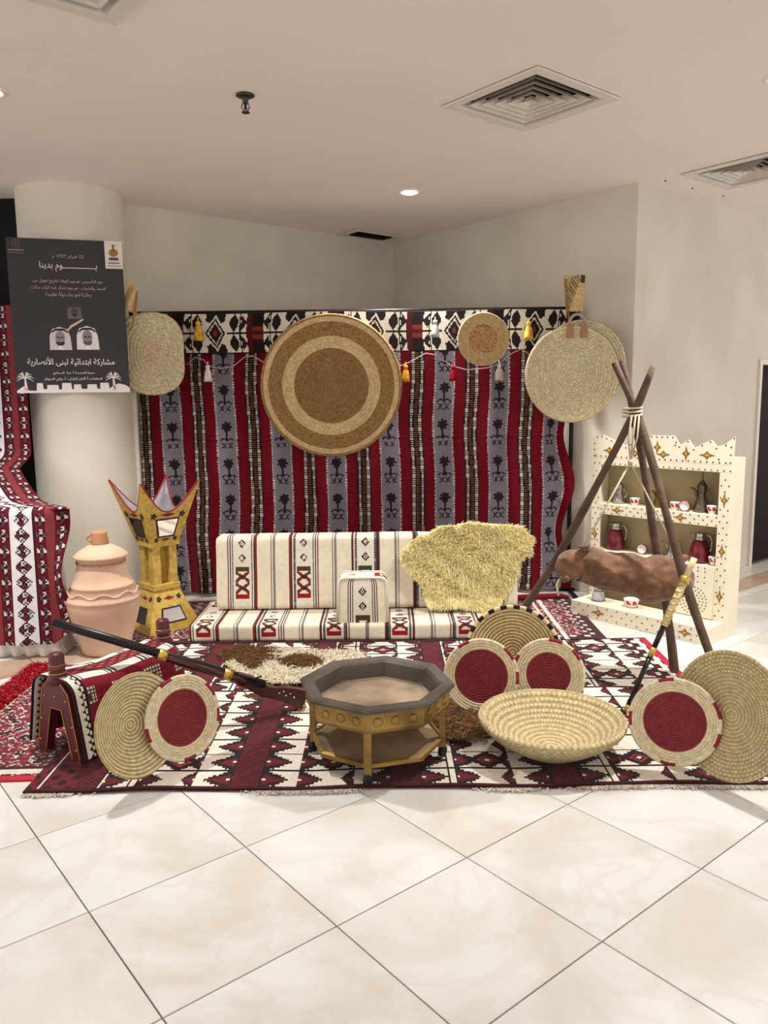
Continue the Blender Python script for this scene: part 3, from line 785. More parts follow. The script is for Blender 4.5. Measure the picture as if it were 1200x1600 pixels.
for yy, nm in ((-.11, 'front_panel'), (d_ - .11, 'back_panel')):
    X, Z = np.meshgrid(np.linspace(-1, 1, nx + 1), np.linspace(0, 1, nz + 1))
    zz = Z * h_ar; hw = np.interp(zz, [0, h_ar - .06, h_ar - .03, h_ar - .012, h_ar], [w_ / 2, w_ / 2 * .955, w_ / 2 * .955 - .006, w_ / 2 * .955 - .022, w_ / 2 * .955 - .05])
    bul = -.012 * (1 - X ** 2) * np.sin(PI * np.clip(Z, 0, 1)) * (1 if yy < 0 else -1)
    Uc, Vc = np.meshgrid((np.arange(nx) + .5) / nx * w_, (np.arange(nz) + .5) / nz * h_ar)
    weave(nm, np.stack([X * hw, np.full_like(X, yy) + bul, zz], -1), sadu(Uc - w_ / 2 + .115, Vc + .215), MATS['cotton'], ar)
m_ = MB(); m_.tube([(x * 1.0, -.113, z) for x, z in pr], .008, 8, c=(228, 220, 204)); m_.build('piping', MATS['cotton'], ar, True)

# ------------------------------------------------------------------ skins
M('fleece', attr=True, rough=.9, var=.06, vscale=12, spec=.1, thru=.45)
def skin(name, label, poly, surf, n, length, colf, dirf, w=.005, droop=.6, hide=(206, 186, 140)):
    poly = np.array(poly, float); lo, hi = poly.min(0), poly.max(0)
    c = surf(*poly.mean(0)); t = thing(name, label, 'animal skin', c)
    g = 4.
    nx, ny = int((hi[0] - lo[0]) / g), int((hi[1] - lo[1]) / g)
    gx, gy = np.meshgrid(lo[0] + np.arange(nx + 1) * g, lo[1] + np.arange(ny + 1) * g)
    P = np.array([surf(a, b) for a, b in zip(gx.ravel(), gy.ravel())]).reshape(ny + 1, nx + 1, 3)
    keep = inside(poly, gx[:-1, :-1] + g / 2, gy[:-1, :-1] + g / 2)
    weave('hide', P, canvas(gx[:-1, :-1], hide), MATS['fleece'], t, world=True, solid=.006, keep=keep)
    xs = lo[0] + (hi[0] - lo[0]) * rng.random(n * 3); ys = lo[1] + (hi[1] - lo[1]) * rng.random(n * 3)
    k = inside(poly, xs, ys); xs, ys = xs[k][:n], ys[k][:n]
    R_ = np.array([surf(a, b) for a, b in zip(xs, ys)])
    D_ = dirf(xs, ys, poly.mean(0)); D_ /= np.linalg.norm(D_, axis=1)[:, None]
    fur('fleece', R_, D_, length, np.clip(colf(xs, ys), 0, 255), MATS['fleece'], t, w, droop=droop)
    return t
def surf_sheep(px, py):
    Y = 5.70 + .10 * np.clip((945 - py) / 120., 0, 1.2) - .03 * math.sin((px - 620) / 40.) * .3
    if py > 930: Y -= .25 * (py - 930) / 28. * .35
    return dp(px, py, Y - .02)
skin('sheepskin', 'fluffy cream yellow sheepskin draped over the back cushion', [(626, 870), (645, 846), (665, 836), (690, 824), (728, 818), (770, 820), (812, 824), (830, 842), (828, 866), (806, 878), (808, 900), (792, 922), (776, 944), (762, 953), (720, 945), (690, 948), (668, 942), (664, 918), (648, 896)],
     surf_sheep, 26000, .042, lambda x, y: np.array([[255, 245, 210.]]) * (.97 + .08 * rng.random((len(x), 1))) + np.array([[0, -3, -16.]]) * (rng.random((len(x), 1)) < .4),
     lambda x, y, c: np.stack([(x - c[0]) / 110. + .5 * np.sin(x * .13 + y * .21) + rng.normal(size=len(x)) * .3, -.9 + .3 * rng.normal(size=len(x)), -(y - c[1]) / 90. - .15 + .5 * np.sin(y * .17 - x * .11) + rng.normal(size=len(x)) * .3], -1), .0055, .3, (255, 242, 200))
def cow(x, y):
    q = np.sin(x * .045 + 1.5 * np.sin(y * .09)) + .8 * np.sin(y * .16 + x * .02)
    br = ((x < 445) & (y < 1040 + 8 * np.sin(x * .1)) & (x < 430 + 10 * np.sin(y))) | ((np.hypot((x - 470) / 35., (y - 1034) / 11.) < 1))
    base = np.where(br[:, None], np.array([[140, 106, 76.]]), np.array([[255, 244, 222.]]))
    return base * (.82 + .3 * rng.random((len(x), 1)))
skin('spotted_hide', 'brown and cream goat hide on the rug in front of the seat', [(343, 1018), (372, 1008), (430, 1012), (500, 1016), (560, 1018), (580, 1035), (540, 1056), (480, 1066), (420, 1068), (372, 1052), (350, 1036)],
     lambda a, b: fl(a, b, .03), 8000, .055, cow, lambda x, y, c: np.stack([.25 + rng.normal(size=len(x)) * .35, -.7 + .3 * rng.normal(size=len(x)), .55 + .2 * rng.random(len(x))], -1), .004, .7, (150, 120, 90))
skin('brown_hide', 'shaggy brown hide on the rug behind the octagonal table', [(610, 1100), (680, 1092), (742, 1092), (770, 1106), (772, 1132), (752, 1152), (715, 1156), (660, 1150), (610, 1140)],
     lambda a, b: fl(a, b, .035), 7500, .06, lambda x, y: np.array([[160, 128, 92.]]) * (.7 + .55 * rng.random((len(x), 1))), lambda x, y, c: np.stack([.3 + rng.normal(size=len(x)) * .4, -.6 + .3 * rng.normal(size=len(x)), .6 + .2 * rng.random(len(x))], -1), .004, .7, (96, 70, 46))

# ------------------------------------------------------------------ brass octagonal table
M('brass', (142, 114, 60), rough=.42, metal=.7, var=.5, vscale=6, bump=.15, bscale=30)
M('old_metal', (92, 84, 76), rough=.5, metal=.55, var=.4, vscale=7, bump=.2, bscale=24)
M('tray_metal', (170, 148, 120), rough=.42, metal=.45, var=.6, vscale=4, bump=.2, bscale=14)
M('rubber', (26, 25, 26), rough=.7)
TC = np.array([-.045, 3.575, .016])
tb = thing('octagonal_table', 'low octagonal brass tray table on castors, at the display front', 'table', TC)
PH = math.radians(-97)
def octo(R, z, k0=0): return [(R * math.cos(PH + k * PI / 4), R * math.sin(PH + k * PI / 4), z) for k in range(8)]
def oring(mb, a, b): mb.add(a + b, [(i, (i + 1) % 8, (i + 1) % 8 + 8, i + 8) for i in range(8)])
m_ = MB(); a = [octo(.335, .245), octo(.345, .262), octo(.345, .335), octo(.352, .35)]
for q, r in zip(a, a[1:]): oring(m_, q, r)
m_.add(octo(.335, .245), [tuple(reversed(range(8)))]); tub = m_.build('tub_side', MATS['brass'], tb)
m_ = MB(); a = [octo(.368, .346), octo(.372, .358), octo(.366, .366), octo(.312, .364), octo(.300, .352)]
for q, r in zip(a, a[1:]): oring(m_, q, r)
m_.build('rim', MATS['old_metal'], tb)
m_ = MB(); oring(m_, octo(.300, .352), octo(.278, .285)); m_.build('inner_side', MATS['old_metal'], tb)
m_ = MB(); m_.add(octo(.279, .286), [tuple(range(8))]); m_.build('tray_bottom', MATS['tray_metal'], tb)
for k in range(8):                                   # embossed rosettes on the sides
    p0, p1 = np.array(octo(.3455, .298)[k]), np.array(octo(.3455, .298)[(k + 1) % 8]); nn = (p0 + p1) / 2; nn[2] = 0; nn /= np.linalg.norm(nn)
    for f in (.2, .5, .8):
        m_ = MB(); c = p0 * (1 - f) + p1 * f
        m_.ball((0, 0, 0), .022, 10, 6, sz=.35)
        R_ = np.array(frame_mat(c, nn)); m_.v = [tuple(R_ @ np.array(v) + c) for v in m_.v]
        m_.build('rosette', MATS['brass'], tub, True)
for k in (0, 2, 4, 6):
    x, y, _ = octo(.325, 0)[k]; d = np.array([x, y]) / math.hypot(x, y); e = np.array([-d[1], d[0]])
    m_ = MB(); q = [d * .325 + e * .017 - d * .0, d * .325 - e * .017, d * .298 - e * .017, d * .298 + e * .017]
    m_.prism([tuple(w) for w in q], .055, .262); leg = m_.build('leg', MATS['brass'], tb)
    c = d * .312; m_ = MB(); m_.tube([(c[0] - .009, c[1] + .006, .028), (c[0] + .009, c[1] - .006, .028)], .027, 16); m_.build('castor_wheel', MATS['rubber'], leg)
    m_ = MB(); m_.box(c[0] - .014, c[0] + .014, c[1] - .012, c[1] + .012, .046, .058); m_.build('castor_bracket', MATS['old_metal'], leg)
m_ = MB(); a = [octo(.315, .075), octo(.322, .08), octo(.322, .098), octo(.306, .104), octo(.30, .092)]
for q, r in zip(a, a[1:]): oring(m_, q, r)
m_.add(octo(.315, .075), [tuple(reversed(range(8)))]); m_.build('shelf_edge', MATS['brass'], tb)
m_ = MB(); m_.add(octo(.302, .093), [tuple(range(8))]); m_.build('shelf', MATS['tray_metal'], tb)

# ------------------------------------------------------------------ baskets standing on the rugs
flat = lambda d: (lambda q: d * q * q)
def plate(name, label, px, py, R, yaw, tilt, w, zf, cf, n=110, base=.03, spin=0., grp='coiled straw plates leaning on the rugs'):
    return basket(name, label, 'basket', lean(px, py, R, yaw, tilt, base), nvec(yaw, tilt), R, w, zf, cf, n, spin, grp)
stripe = lambda k, K, a, n, s: jit((214, 198, 156) if s in (1, 2) else (168, 146, 100), .07)  # shade between the coils painted in as darker tan rings
plate('straw_plate', 'plain tan coiled plate leaning on the wooden stool', 203, 1132, .230, 1.0, .20, .0165, lambda q: .07 * q ** 1.6, stripe)
plate('straw_plate', 'red centred coiled plate overlapping the plain tan one at the stool', 284, 1121, .198, .82, .22, .0135, lambda q: .02 * q * q, redplate(redfrac=.63), spin=.3)
def backc(k, K, a, n, s):
    if k >= K - 1: return jit(BLACK if (a * 44 // n) % 2 == 0 else (214, 196, 150), .05)
    return jit((208, 190, 142) if s in (1, 2) else (150, 124, 78), .07)  # dark tan groove faces carry painted shade between coils
plate('straw_plate', 'tan coiled plate with black stitched rim, behind two red centred plates', 801, 1020, .262, -.18, .32, .0175, lambda q: .05 * q * q, backc, 132)
plate('straw_plate', 'red centred coiled plate beside the table, left of the bowl', 752, 1056, .198, -.14, .25, .0145, lambda q: .02 * q * q, redplate(redfrac=.68), spin=.5)
plate('straw_plate', 'red centred coiled plate half hidden behind the straw bowl', 857, 1054, .192, -.30, .30, .0145, lambda q: .02 * q * q, redplate(redfrac=.58), spin=1.2)
plate('straw_plate', 'red centred coiled plate propped against the largest standing plate', 1054, 1127, .197, -.36, .16, .0120, lambda q: .02 * q * q, redplate(redfrac=.64), spin=.2, base=.045)
plate('straw_plate', 'largest standing coiled plate, tan, cut by the photo edge', 1143, 1117, .280, -1.02, .22, .0165, lambda q: .035 * q ** 2, stitched((206, 189, 146), (184, 164, 118)), 150)
# deep bowl
bc = np.array([.795, 3.60, .019])
bw = thing('straw_bowl', 'wide deep coiled straw bowl standing on the front rug', 'bowl', bc)
prof, K = [], 13
inn = [(r / K * .335, .012 + .155 * (r / K) ** 2.2) for r in range(K + 1)]
pp = []
for (r0, z0_), (r1, z1_) in zip(inn, inn[1:]):
    for s in range(4):
        f = s / 4.; tx, tz = r1 - r0, z1_ - z0_; l = math.hypot(tx, tz); h = .0045 * math.sin(PI * f)
        pp.append((max(0, r0 + tx * f - tz / l * h), z0_ + tz * f + tx / l * h))
pp += [(.335, .167), (.343, .172), (.350, .163)]
out_ = [(.352 - .0 * k - (.352 - .15) * (k / 10.) ** 1.35, .158 - .158 * (k / 10.) ** .95) for k in range(11)]
for (r0, z0_), (r1, z1_) in zip(out_, out_[1:]):
    for s in range(4):
        f = s / 4.; tx, tz = r1 - r0, z1_ - z0_; l = math.hypot(tx, tz); h = .0045 * math.sin(PI * f)
        pp.append((r0 + tx * f - tz / l * h, max(0, z0_ + tz * f + tx / l * h)))
pp += [(.15, .0), (0, 0)]
m_ = MB()
def bowlc(j, k):
    ring_ = j // 4; s = j % 4; nst = 40 + ring_ * 3
    on = int(2 * (k * 60 / 150. + .5 * (ring_ % 2))) % 2
    f_ = 1. if s in (1, 2) else .86  # bowl grooves toned down, their shade mixed into the straw colour
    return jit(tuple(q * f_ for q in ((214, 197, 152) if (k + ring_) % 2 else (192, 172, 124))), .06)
m_.lathe(pp, 150, cfun=bowlc); m_.build('coiled_body', MATS['straw'], bw, True)

# ------------------------------------------------------------------ clay jar
M('clay', (212, 178, 152), rough=.85, var=.10, vscale=5, bump=.15, bscale=26, spec=.2)
M('clay_dark', (186, 136, 100), rough=.85, var=.15, vscale=8, bump=.15, bscale=30, spec=.2)
jp = fl(163, 1020); J = np.array([jp[0], jp[1] + .05, .002])
jr = thing('clay_jar', 'tall terracotta jar with lid standing beside the gold incense burner', 'jar', J)
prof = [(0, .0), (.150, .0), (.158, .01), (.175, .08), (.200, .17), (.228, .27), (.243, .345), (.240, .372), (.246, .378), (.240, .386), (.232, .41), (.205, .465), (.212, .47), (.200, .48), (.172, .535), (.158, .60), (.152, .645), (.160, .652), (.150, .66), (.130, .66), (.12, .60), (0, .58)]
m_ = MB(); m_.lathe(prof, 48); body = m_.build('body', MATS['clay'], jr, True)
m_ = MB(); m_.tube([((.229 + .0) * math.cos(2 * PI * i / 160) * (1 + .0), .229 * math.sin(2 * PI * i / 160), .43 + .014 * math.sin(9 * 2 * PI * i / 160)) for i in range(161)], .006, 6); m_.build('wavy_relief', MATS['clay'], body, True)
m_ = MB(); m_.tube([(.160 * math.cos(2 * PI * i / 200), .160 * math.sin(2 * PI * i / 200), .628 + .005 * math.sin(26 * 2 * PI * i / 200)) for i in range(201)], .0045, 6); m_.build('notched_band', MATS['clay_dark'], body, True)
lid = MB(); lid.lathe([(.0, .655), (.165, .655), (.178, .664), (.176, .676), (.14, .705), (.09, .735), (.055, .748), (0, .75)], 40); lo_ = lid.build('lid', MATS['clay'], jr, True)
m_ = MB(); m_.lathe([(0, .742), (.056, .742), (.058, .76), (.05, .80), (.052, .825), (.046, .835), (.04, .83), (0, .82)], 24); m_.build('knob', MATS['clay_dark'], lo_, True)
m_ = MB(); m_.tube([(-.05 - .028 * math.sin(PI * i / 8), -.02, .815 - .05 * i / 8.) for i in range(9)], .008, 8); m_.build('knob_handle', MATS['clay_dark'], lo_, True)

# ------------------------------------------------------------------ gold incense burner
M('gold_paint', (206, 172, 84), rough=.55, metal=.15, var=.28, vscale=26, bump=.25, bscale=70)
M('burner_red', (128, 26, 44), rough=.5); M('burner_black', (34, 24, 24), rough=.5)
M('tin', (205, 205, 212), rough=.25, metal=.9, var=.15, vscale=14, bump=.3, bscale=20)
M('mirror_glass', (225, 225, 228), rough=.06, metal=1., var=.03)
BC = np.array([-1.70, 5.80, .0165]); BY = math.radians(45)
bu = thing('incense_burner', 'tall gold incense burner with horned cup and mirror panels', 'incense burner', BC, BY)
ZS = 1.0
def s_cup(z): return .117 + (.243 - .117) * (z - .655) / .455
def rotk(p, k):
    for _ in range(k): p = (-p[1], p[0], p[2])
    return p
def cup_face(k, inner=False):
    na, nz = 16, 10; vs = []; fs = []
    for i in range(na + 1):
        a = -1 + 2 * i / na; zt_ = .885 + .225 * abs(a) ** 2.3
        for j in range(nz + 1):
            z = .655 + (zt_ - .655) * j / nz; s = s_cup(z) - (.012 if inner else 0)
            vs.append(rotk((a * s, -s, z - (.0 if not inner else .0)), k))
    for i in range(na):
        for j in range(nz):
            q = i * (nz + 1) + j; f = (q, q + nz + 1, q + nz + 2, q + 1); fs.append(f if not inner else f[::-1])
    return vs, fs
m_ = MB()
for k in range(4): m_.add(*cup_face(k))
m_.box(-.117, .117, -.117, .117, .625, .66); cup = m_.build('cup', MATS['gold_paint'], bu)
m_ = MB()
for k in range(4): m_.add(*cup_face(k, True))
m_.build('tin_lining', MATS['tin'], cup)
m_ = MB()
for k in range(4):
    pts_ = []
    for i in range(25):
        a = -1 + 2 * i / 24; z = .885 + .225 * abs(a) ** 2.3; s = s_cup(z) - .006; pts_.append(rotk((a * s, -s, z + .002), k))
    m_.tube(pts_, .0075, 6)
m_.build('rim', MATS['burner_red'], cup, True)
def on_face(k, m, z, zdir, s0, n):                   # not used for curved faces: planar sloped face helper
    return rotk((m, -s0 - n, z), k)
def decor(name, mat, k, shape, zc, sfun, parent, off):   # flat ornament lying on a sloped face
    m_ = MB(); vs = []
    for (m, dz) in shape: vs.append(rotk((m, -sfun(zc + dz) - off, zc + dz), k))
    inn_ = [rotk((m, -sfun(zc + dz) + .004, zc + dz), k) for (m, dz) in shape]
    n_ = len(vs); m_.add(vs + inn_, [tuple(range(n_))] + [(i, i + n_, (i + 1) % n_ + n_, (i + 1) % n_) for i in range(n_)])
    return m_.build(name, mat, parent)
def flower(k, m, z, sfun, parent, r=.02):
    sh = [((1 + .3 * math.cos(5 * t)) * r * math.cos(t), (1 + .3 * math.cos(5 * t)) * r * math.sin(t)) for t in [2 * PI * i / 30 for i in range(30)]]
    decor('flower', MATS['burner_black'], k, [(m + a, b) for a, b in sh], z, sfun, parent, .003)
    decor('flower_centre', MATS['burner_red'], k, [(m + r * .35 * math.cos(t), r * .35 * math.sin(t)) for t in [2 * PI * i / 8 for i in range(8)]], z, sfun, parent, .0045)
def s_base(z): return .215 - (.215 - .10) * z / .295
for k in range(4):
    decor('mirror_border', MATS['burner_black'], k, [(-.068, -.078), (.068, -.078), (.098, .066), (-.098, .066)], .772, s_cup, cup, .003)
    decor('mirror_panel', MATS['mirror_glass'], k, [(-.056, -.066), (.056, -.066), (.083, .054), (-.083, .054)], .772, s_cup, cup, .005)
    decor('red_diamond', MATS['burner_red'], k, [(-.062, 0), (0, -.016), (.062, 0), (0, .016)], .865, s_cup, cup, .003)
    decor('red_diamond', MATS['burner_red'], k, [(-.04, 0), (0, -.012), (.04, 0), (0, .012)], .677, s_cup, cup, .003)
    for s in (-1, 1):
        flower(k, s * .115, .862, s_cup, cup, .021); flower(k, s * .076, .677, s_cup, cup, .015)
for i, (sx_, sy_) in enumerate(((-1, -1), (1, -1), (1, 1), (-1, 1))):
    m_ = MB(); m_.box(sx_ * .068 - .032, sx_ * .068 + .032, sy_ * .068 - .032, sy_ * .068 + .032, .335, .63); m_.build('pillar', MATS['gold_paint'], bu, bevel=.004)
m_ = MB(); m_.box(-.03, .03, -.03, .03, .335, .63); m_.build('core', MATS['gold_paint'], bu)
m_ = MB(); m_.box(-.112, .112, -.112, .112, .295, .338); m_.build('collar', MATS['gold_paint'], bu, bevel=.004)
m_ = MB(); b4 = lambda s, z: [(-s, -s, z), (s, -s, z), (s, s, z), (-s, s, z)]
vs = b4(.215, 0) + b4(.10, .297); m_.add(vs, [(0, 1, 5, 4), (1, 2, 6, 5), (2, 3, 7, 6), (3, 0, 4, 7), (0, 3, 2, 1), (4, 5, 6, 7)]); bs = m_.build('base', MATS['gold_paint'], bu)
for k in range(4):
    decor('mirror_border', MATS['burner_black'], k, [(-.105, -.055), (.105, -.055), (.078, .055), (-.078, .055)], .115, s_base, bs, .003)
    decor('mirror_panel', MATS['mirror_glass'], k, [(-.092, -.044), (.092, -.044), (.068, .044), (-.068, .044)], .115, s_base, bs, .005)
    decor('red_diamond', MATS['burner_red'], k, [(-.045, 0), (0, -.014), (.045, 0), (0, .014)], .235, s_base, bs, .003)
    for s in (-1, 1): flower(k, s * .082, .235, s_base, bs, .017)

# ------------------------------------------------------------------ wooden camel-saddle stool
M('maroon_wood', (84, 22, 32), rough=.4, var=.25, vscale=6, aniso=(8, 8, 1.), spec=.4)
M('gold_trim', (190, 150, 70), rough=.4, metal=.6)
sd = np.array([.53, .848, 0]); so = np.array([-1.565, 3.60, .0185]); SL = .66
stl = thing('saddle_stool', 'maroon wooden camel saddle stool under a red woven cover', 'stool', so, math.atan2(sd[1], sd[0]))
sh_ = [(-.165, 0), (-.105, .33), (-.05, .375), (.05, .375), (.105, .33), (.165, 0), (.105, 0), (.045, .235), (-.045, .235), (-.105, 0)]
for xx in (0., SL):
    m_ = MB(); m_.prism(sh_, xx - .022, xx + .022, 'x'); e_ = m_.build('end_frame', MATS['maroon_wood'], stl, bevel=.004)
    m_ = MB(); m_.lathe([(0, .365), (.052, .365), (.05, .39), (.038, .405), (.036, .43), (.042, .44), (.036, .45), (.036, .495), (.03, .508), (0, .51)], 20, (xx, 0, 0)); po_ = m_.build('post', MATS['maroon_wood'], stl, True)
    for z in (.412, .441, .452):
        m_ = MB(); m_.lathe([(.037, z), (.041, z + .002), (.037, z + .004)], 20, (xx, 0, 0)); m_.build('gold_ring', MATS['gold_trim'], po_, True)
    xs = xx - .0235 if xx == 0 else xx + .0235
    m_ = MB(); m_.tube([(xs, y, z) for y, z in ((.100, .01), (.040, .240), (-.040, .240), (-.100, .01))], .0025, 5); m_.tube([(xs, y, z) for y, z in ((.158, .01), (.098, .325), (.046, .368), (-.046, .368), (-.098, .325), (-.158, .01))], .0025, 5); m_.build('gold_line', MATS['gold_trim'], e_)
    for y, z in ((-.135, .06), (-.115, .17), (-.08, .29), (0, .30), (.08, .29), (.115, .17), (.135, .06)):
        m_ = MB(); m_.ball((xs, y, z), .006, 8, 4); m_.build('stud', MATS['gold_trim'], e_, True)
m_ = MB(); m_.box(.0, SL, -.09, .09, .33, .352); m_.build('seat_board', MATS['maroon_wood'], stl)
for s in (-1, 1):
    m_ = MB(); m_.box(.0, SL, s * .118 - .012, s * .118 + .012, .12, .16); m_.build('side_rail', MATS['maroon_wood'], stl)
# cover
cs = rprof([(-.215, .035), (-.150, .36), (-.10, .395), (.10, .395), (.150, .36), (.215, .035)], .03, 5)
cs = np.array(cs); seg = np.linalg.norm(np.diff(cs, axis=0), axis=1); s = np.concatenate([[0], np.cumsum(seg)]); ST = s[-1]
ns, nx = int(ST / .006), int(SL / .006)
sv = np.linspace(0, ST, ns + 1); xv = np.linspace(-.035, SL - .035, nx + 1)
X, S = np.meshgrid(xv, sv); Yc_, Zc_ = np.interp(S, s, cs[:, 0]), np.interp(S, s, cs[:, 1])
Zc_ = Zc_ - .022 * np.sin(PI * np.clip((X - .0) / SL, 0, 1)) * (Zc_ > .3) + .003 * np.sin(20 * X)
Yc_ = Yc_ + .006 * np.sin(14 * X) * (Zc_ < .25)
Us, Vs = np.meshgrid((xv[:-1] + xv[1:]) / 2 + .035, (sv[:-1] + sv[1:]) / 2 - ST / 2)
C = canvas(Us, (122, 22, 40)); av = np.abs(Vs); Lc = SL - .09
put(C, (av < .045), (96, 26, 36)); put(C, (av < .045) & (np.sin(90 * Us) * np.sin(110 * Vs) > .2), (176, 60, 60)); put(C, np.abs(av - .047) < .004, BLACK)
wt = (av > .052) & (av < .115) & (np.mod(Us - .09, .205) < .145) & (Us > .09); put(C, wt, (228, 222, 208)); put(C, (av > .052) & (av < .115) & ~wt & (np.mod(Us, .024) < .012), (214, 206, 194)); put(C, (av > .052) & (av < .115) & ~wt & (np.mod(Us, .024) >= .012), BLACK)
ck = (av > .165) & (av < .255) & (np.mod(Us - .02, .20) < .10); put(C, ck, (210, 200, 170)); put(C, ck & ((np.mod(Us, .018) < .006) | (np.mod(Vs, .018) < .006)), (60, 48, 40)); put(C, ck & (np.abs(np.mod(Us - .02, .20) - .05) < .02) & (np.abs(av - .21) < .02), (62, 54, 60))
lowb = av > .375; put(C, lowb, (216, 208, 192)); put(C, lowb & (np.mod(Us, .13) < .06), (112, 20, 36)); put(C, (av > .365) & (av < .375), BLACK)
endb = (Us < .075); put(C, endb, (34, 24, 28)); zz = np.abs(np.mod(Vs, .036) - .018); put(C, endb & (Us < .03 + zz * 1.2) & (Us > .012), (222, 214, 200)); put(C, endb & (np.abs(Us - .055) < .006) & (zz < .010), (222, 214, 200))
weave('woven_cover', np.stack([X, Yc_, Zc_], -1), C, MATS['wool'], stl, solid=.006)

# ------------------------------------------------------------------ antique rifle
M('gun_black', (24, 22, 24), rough=.35, metal=.4); M('gun_wood', (66, 20, 20), rough=.3, var=.25, vscale=7, spec=.5)
M('gun_gold', (206, 168, 80), rough=.3, metal=.85, bump=.3, bscale=120)
mz = dp(82, 972, 3.72); bt = fl(478, 1088, .085)
gx_ = Vector([float(v) for v in (bt - mz)]); GL = gx_.length; gx_.normalize()
gy_ = Vector((0, 0, 1)).cross(gx_).normalized(); gz_ = gx_.cross(gy_)
gm = Matrix(((gx_.x, gy_.x, gz_.x), (gx_.y, gy_.y, gz_.y), (gx_.z, gy_.z, gz_.z)))
gun = thing('antique_rifle', 'long antique rifle with brass bands lying across the stool', 'rifle', mz, rot=gm)
m_ = MB(); m_.tube([(0, 0, 0), (GL * .40, 0, .0), (GL * .82, 0, -.002)], [.022, .023, .024], 10); m_.build('barrel', MATS['gun_black'], gun, True)
m_ = MB(); m_.tube([(GL * .385, 0, -.006), (GL * .70, 0, -.010), (GL * .74, 0, -.014)], [.026, .028, .029], 12); m_.build('fore_stock', MATS['gun_wood'], gun, True)
o_ = [(.70, .020), (.76, .024), (.80, .012), (.835, -.002), (.87, .002), (.90, .018), (.95, .030), (1.0, .032), (1.0, -.085), (.95, -.066), (.90, -.058), (.86, -.062), (.82, -.066), (.77, -.050), (.70, -.036)]
m_ = MB(); m_.prism([(a * GL, b) for a, b in o_], -.019, .019, 'y'); st_ = m_.build('butt_stock', MATS['gun_wood'], gun, bevel=.008)
for f in (.405, .665):
    m_ = MB(); m_.tube([(GL * f - .022, 0, -.005), (GL * f + .022, 0, -.005)], (.031), 16); m_.build('brass_band', MATS['gun_gold'], gun, True)
m_ = MB(); m_.lathe([(0, -.001), (.0115, -.001), (.0115, .004), (0, .004)], 12); m_.v = [(z, x, y) for x, y, z in m_.v]; m_.build('muzzle_bore', MATS['rubber'], gun)
m_ = MB(); m_.box(GL * .735, GL * .80, -.024, -.016, -.02, .006); m_.build('lock_plate', MATS['gun_black'], gun)
m_ = MB(); m_.tube([(GL * .77, -.022, .0), (GL * .775, -.026, .03), (GL * .79, -.026, .045)], .005, 8); m_.build('hammer', MATS['gun_black'], gun, True)
m_ = MB(); m_.tube([(GL * (.80 + .05 * math.cos(PI * i / 8)), 0, -.06 - .028 * math.sin(PI * i / 8)) for i in range(9)], .004, 6); m_.build('trigger_guard', MATS['gun_gold'], gun, True)
for a, b in ((.885, -.02), (.90, -.005), (.915, -.022), (.93, -.006), (.95, -.02)):
    m_ = MB(); m_.ball((GL * a, -.019, b), .006, 8, 4, sy=.5); m_.build('inlay', MATS['mirror_glass'], st_, True)
m_ = MB(); m_.tube([(GL * .998, 0, -.03), (GL * 1.01, -.02, -.05), (GL * 1.0, -.03, -.09), (GL * .985, -.02, -.07)], .006, 6); m_.build('strap', MATS['tan_leather'], gun, True)

# ------------------------------------------------------------------ tripod of branches, rope, water skin, cane
M('branch', (96, 76, 62), rough=.85, var=.35, vscale=10, bump=.5, bscale=40)
M('rope', (206, 192, 164), rough=.9, bump=.4, bscale=150)
M('goatskin', (122, 86, 60), rough=.8, var=.5, vscale=14, bump=1., bscale=16, sheen=.2)
AP = dp(988, 645, 4.6)
F1, F2, F3 = fl(776, 1010, .02), fl(1052, 1047, .02), fl(1139, 1110, .02)
T1, T2, T3 = dp(1020, 572, 4.52), dp(972, 563, 4.66), dp(962, 566, 4.62)
tp = thing('branch_tripod', 'tripod of three bare branches tied together near the top', 'tripod', (AP[0], AP[1], .0))
for k, (F_, T_, off, bend) in enumerate(((F1, T1, (.0, -.03, 0), .05), (F2, T2, (.012, .03, 0), .02), (F3, T3, (.03, 0.0, -.01), -.015))):
    a_ = AP + np.array(off); pts_, rs = [], []
    for i in range(15):
        t_ = i / 14.
        if t_ < .8: q = F_ + (a_ - F_) * (t_ / .8)
        else: q = a_ + (T_ - a_) * ((t_ - .8) / .2)
        w = math.sin(PI * min(t_ / .8, 1.))
        q = q + np.array([bend * w + .006 * math.sin(9 * t_ + k), .006 * math.cos(8 * t_ + 2 * k), 0])
        if k == 0: q = q + np.array([.075 * math.exp(-(t_ / .12) ** 2) * 0, 0, 0])
        pts_.append(q); rs.append(.0265 - .006 * t_ + .0025 * math.sin(17 * t_ + k))
    m_ = MB(); m_.tube(pts_, rs, 10); m_.build('branch', MATS['branch'], tp, True, True)
rp = thing('rope', 'pale cord tied round the tripod top, holding the water skin', 'rope', AP)
m_ = MB(); m_.tube([AP + np.array([.052 * math.cos(i * .45), .058 * math.sin(i * .45), -.03 + .0015 * i]) for i in range(44)], .006, 6); m_.build('lashing', MATS['rope'], rp, True, True)
KN = dp(985, 722, 4.55)
for dx in (-.022, .0, .02):
    m_ = MB(); m_.tube([AP + np.array([dx, -.062, -.01]), (AP + KN) / 2 + np.array([dx * 1.2, -.03, 0]), KN], .0055, 6); m_.build('hanging_cord', MATS['rope'], rp, True, True)
GLc, GRc = dp(911, 855, 4.54), dp(1064, 876, 4.52)
for q in (GLc, GRc):
    m_ = MB(); m_.tube([KN, (KN + q) / 2 + np.array([0, 0, -.004]), q], .0055, 6); m_.build('sling_cord', MATS['rope'], rp, True, True)
m_ = MB(); m_.ball(KN, .016, 8, 6); m_.build('knot', MATS['rope'], rp, True, True)
gk = thing('water_skin', 'brown goatskin water bag slung under the tripod', 'water skin', dp(975, 900, 4.55))
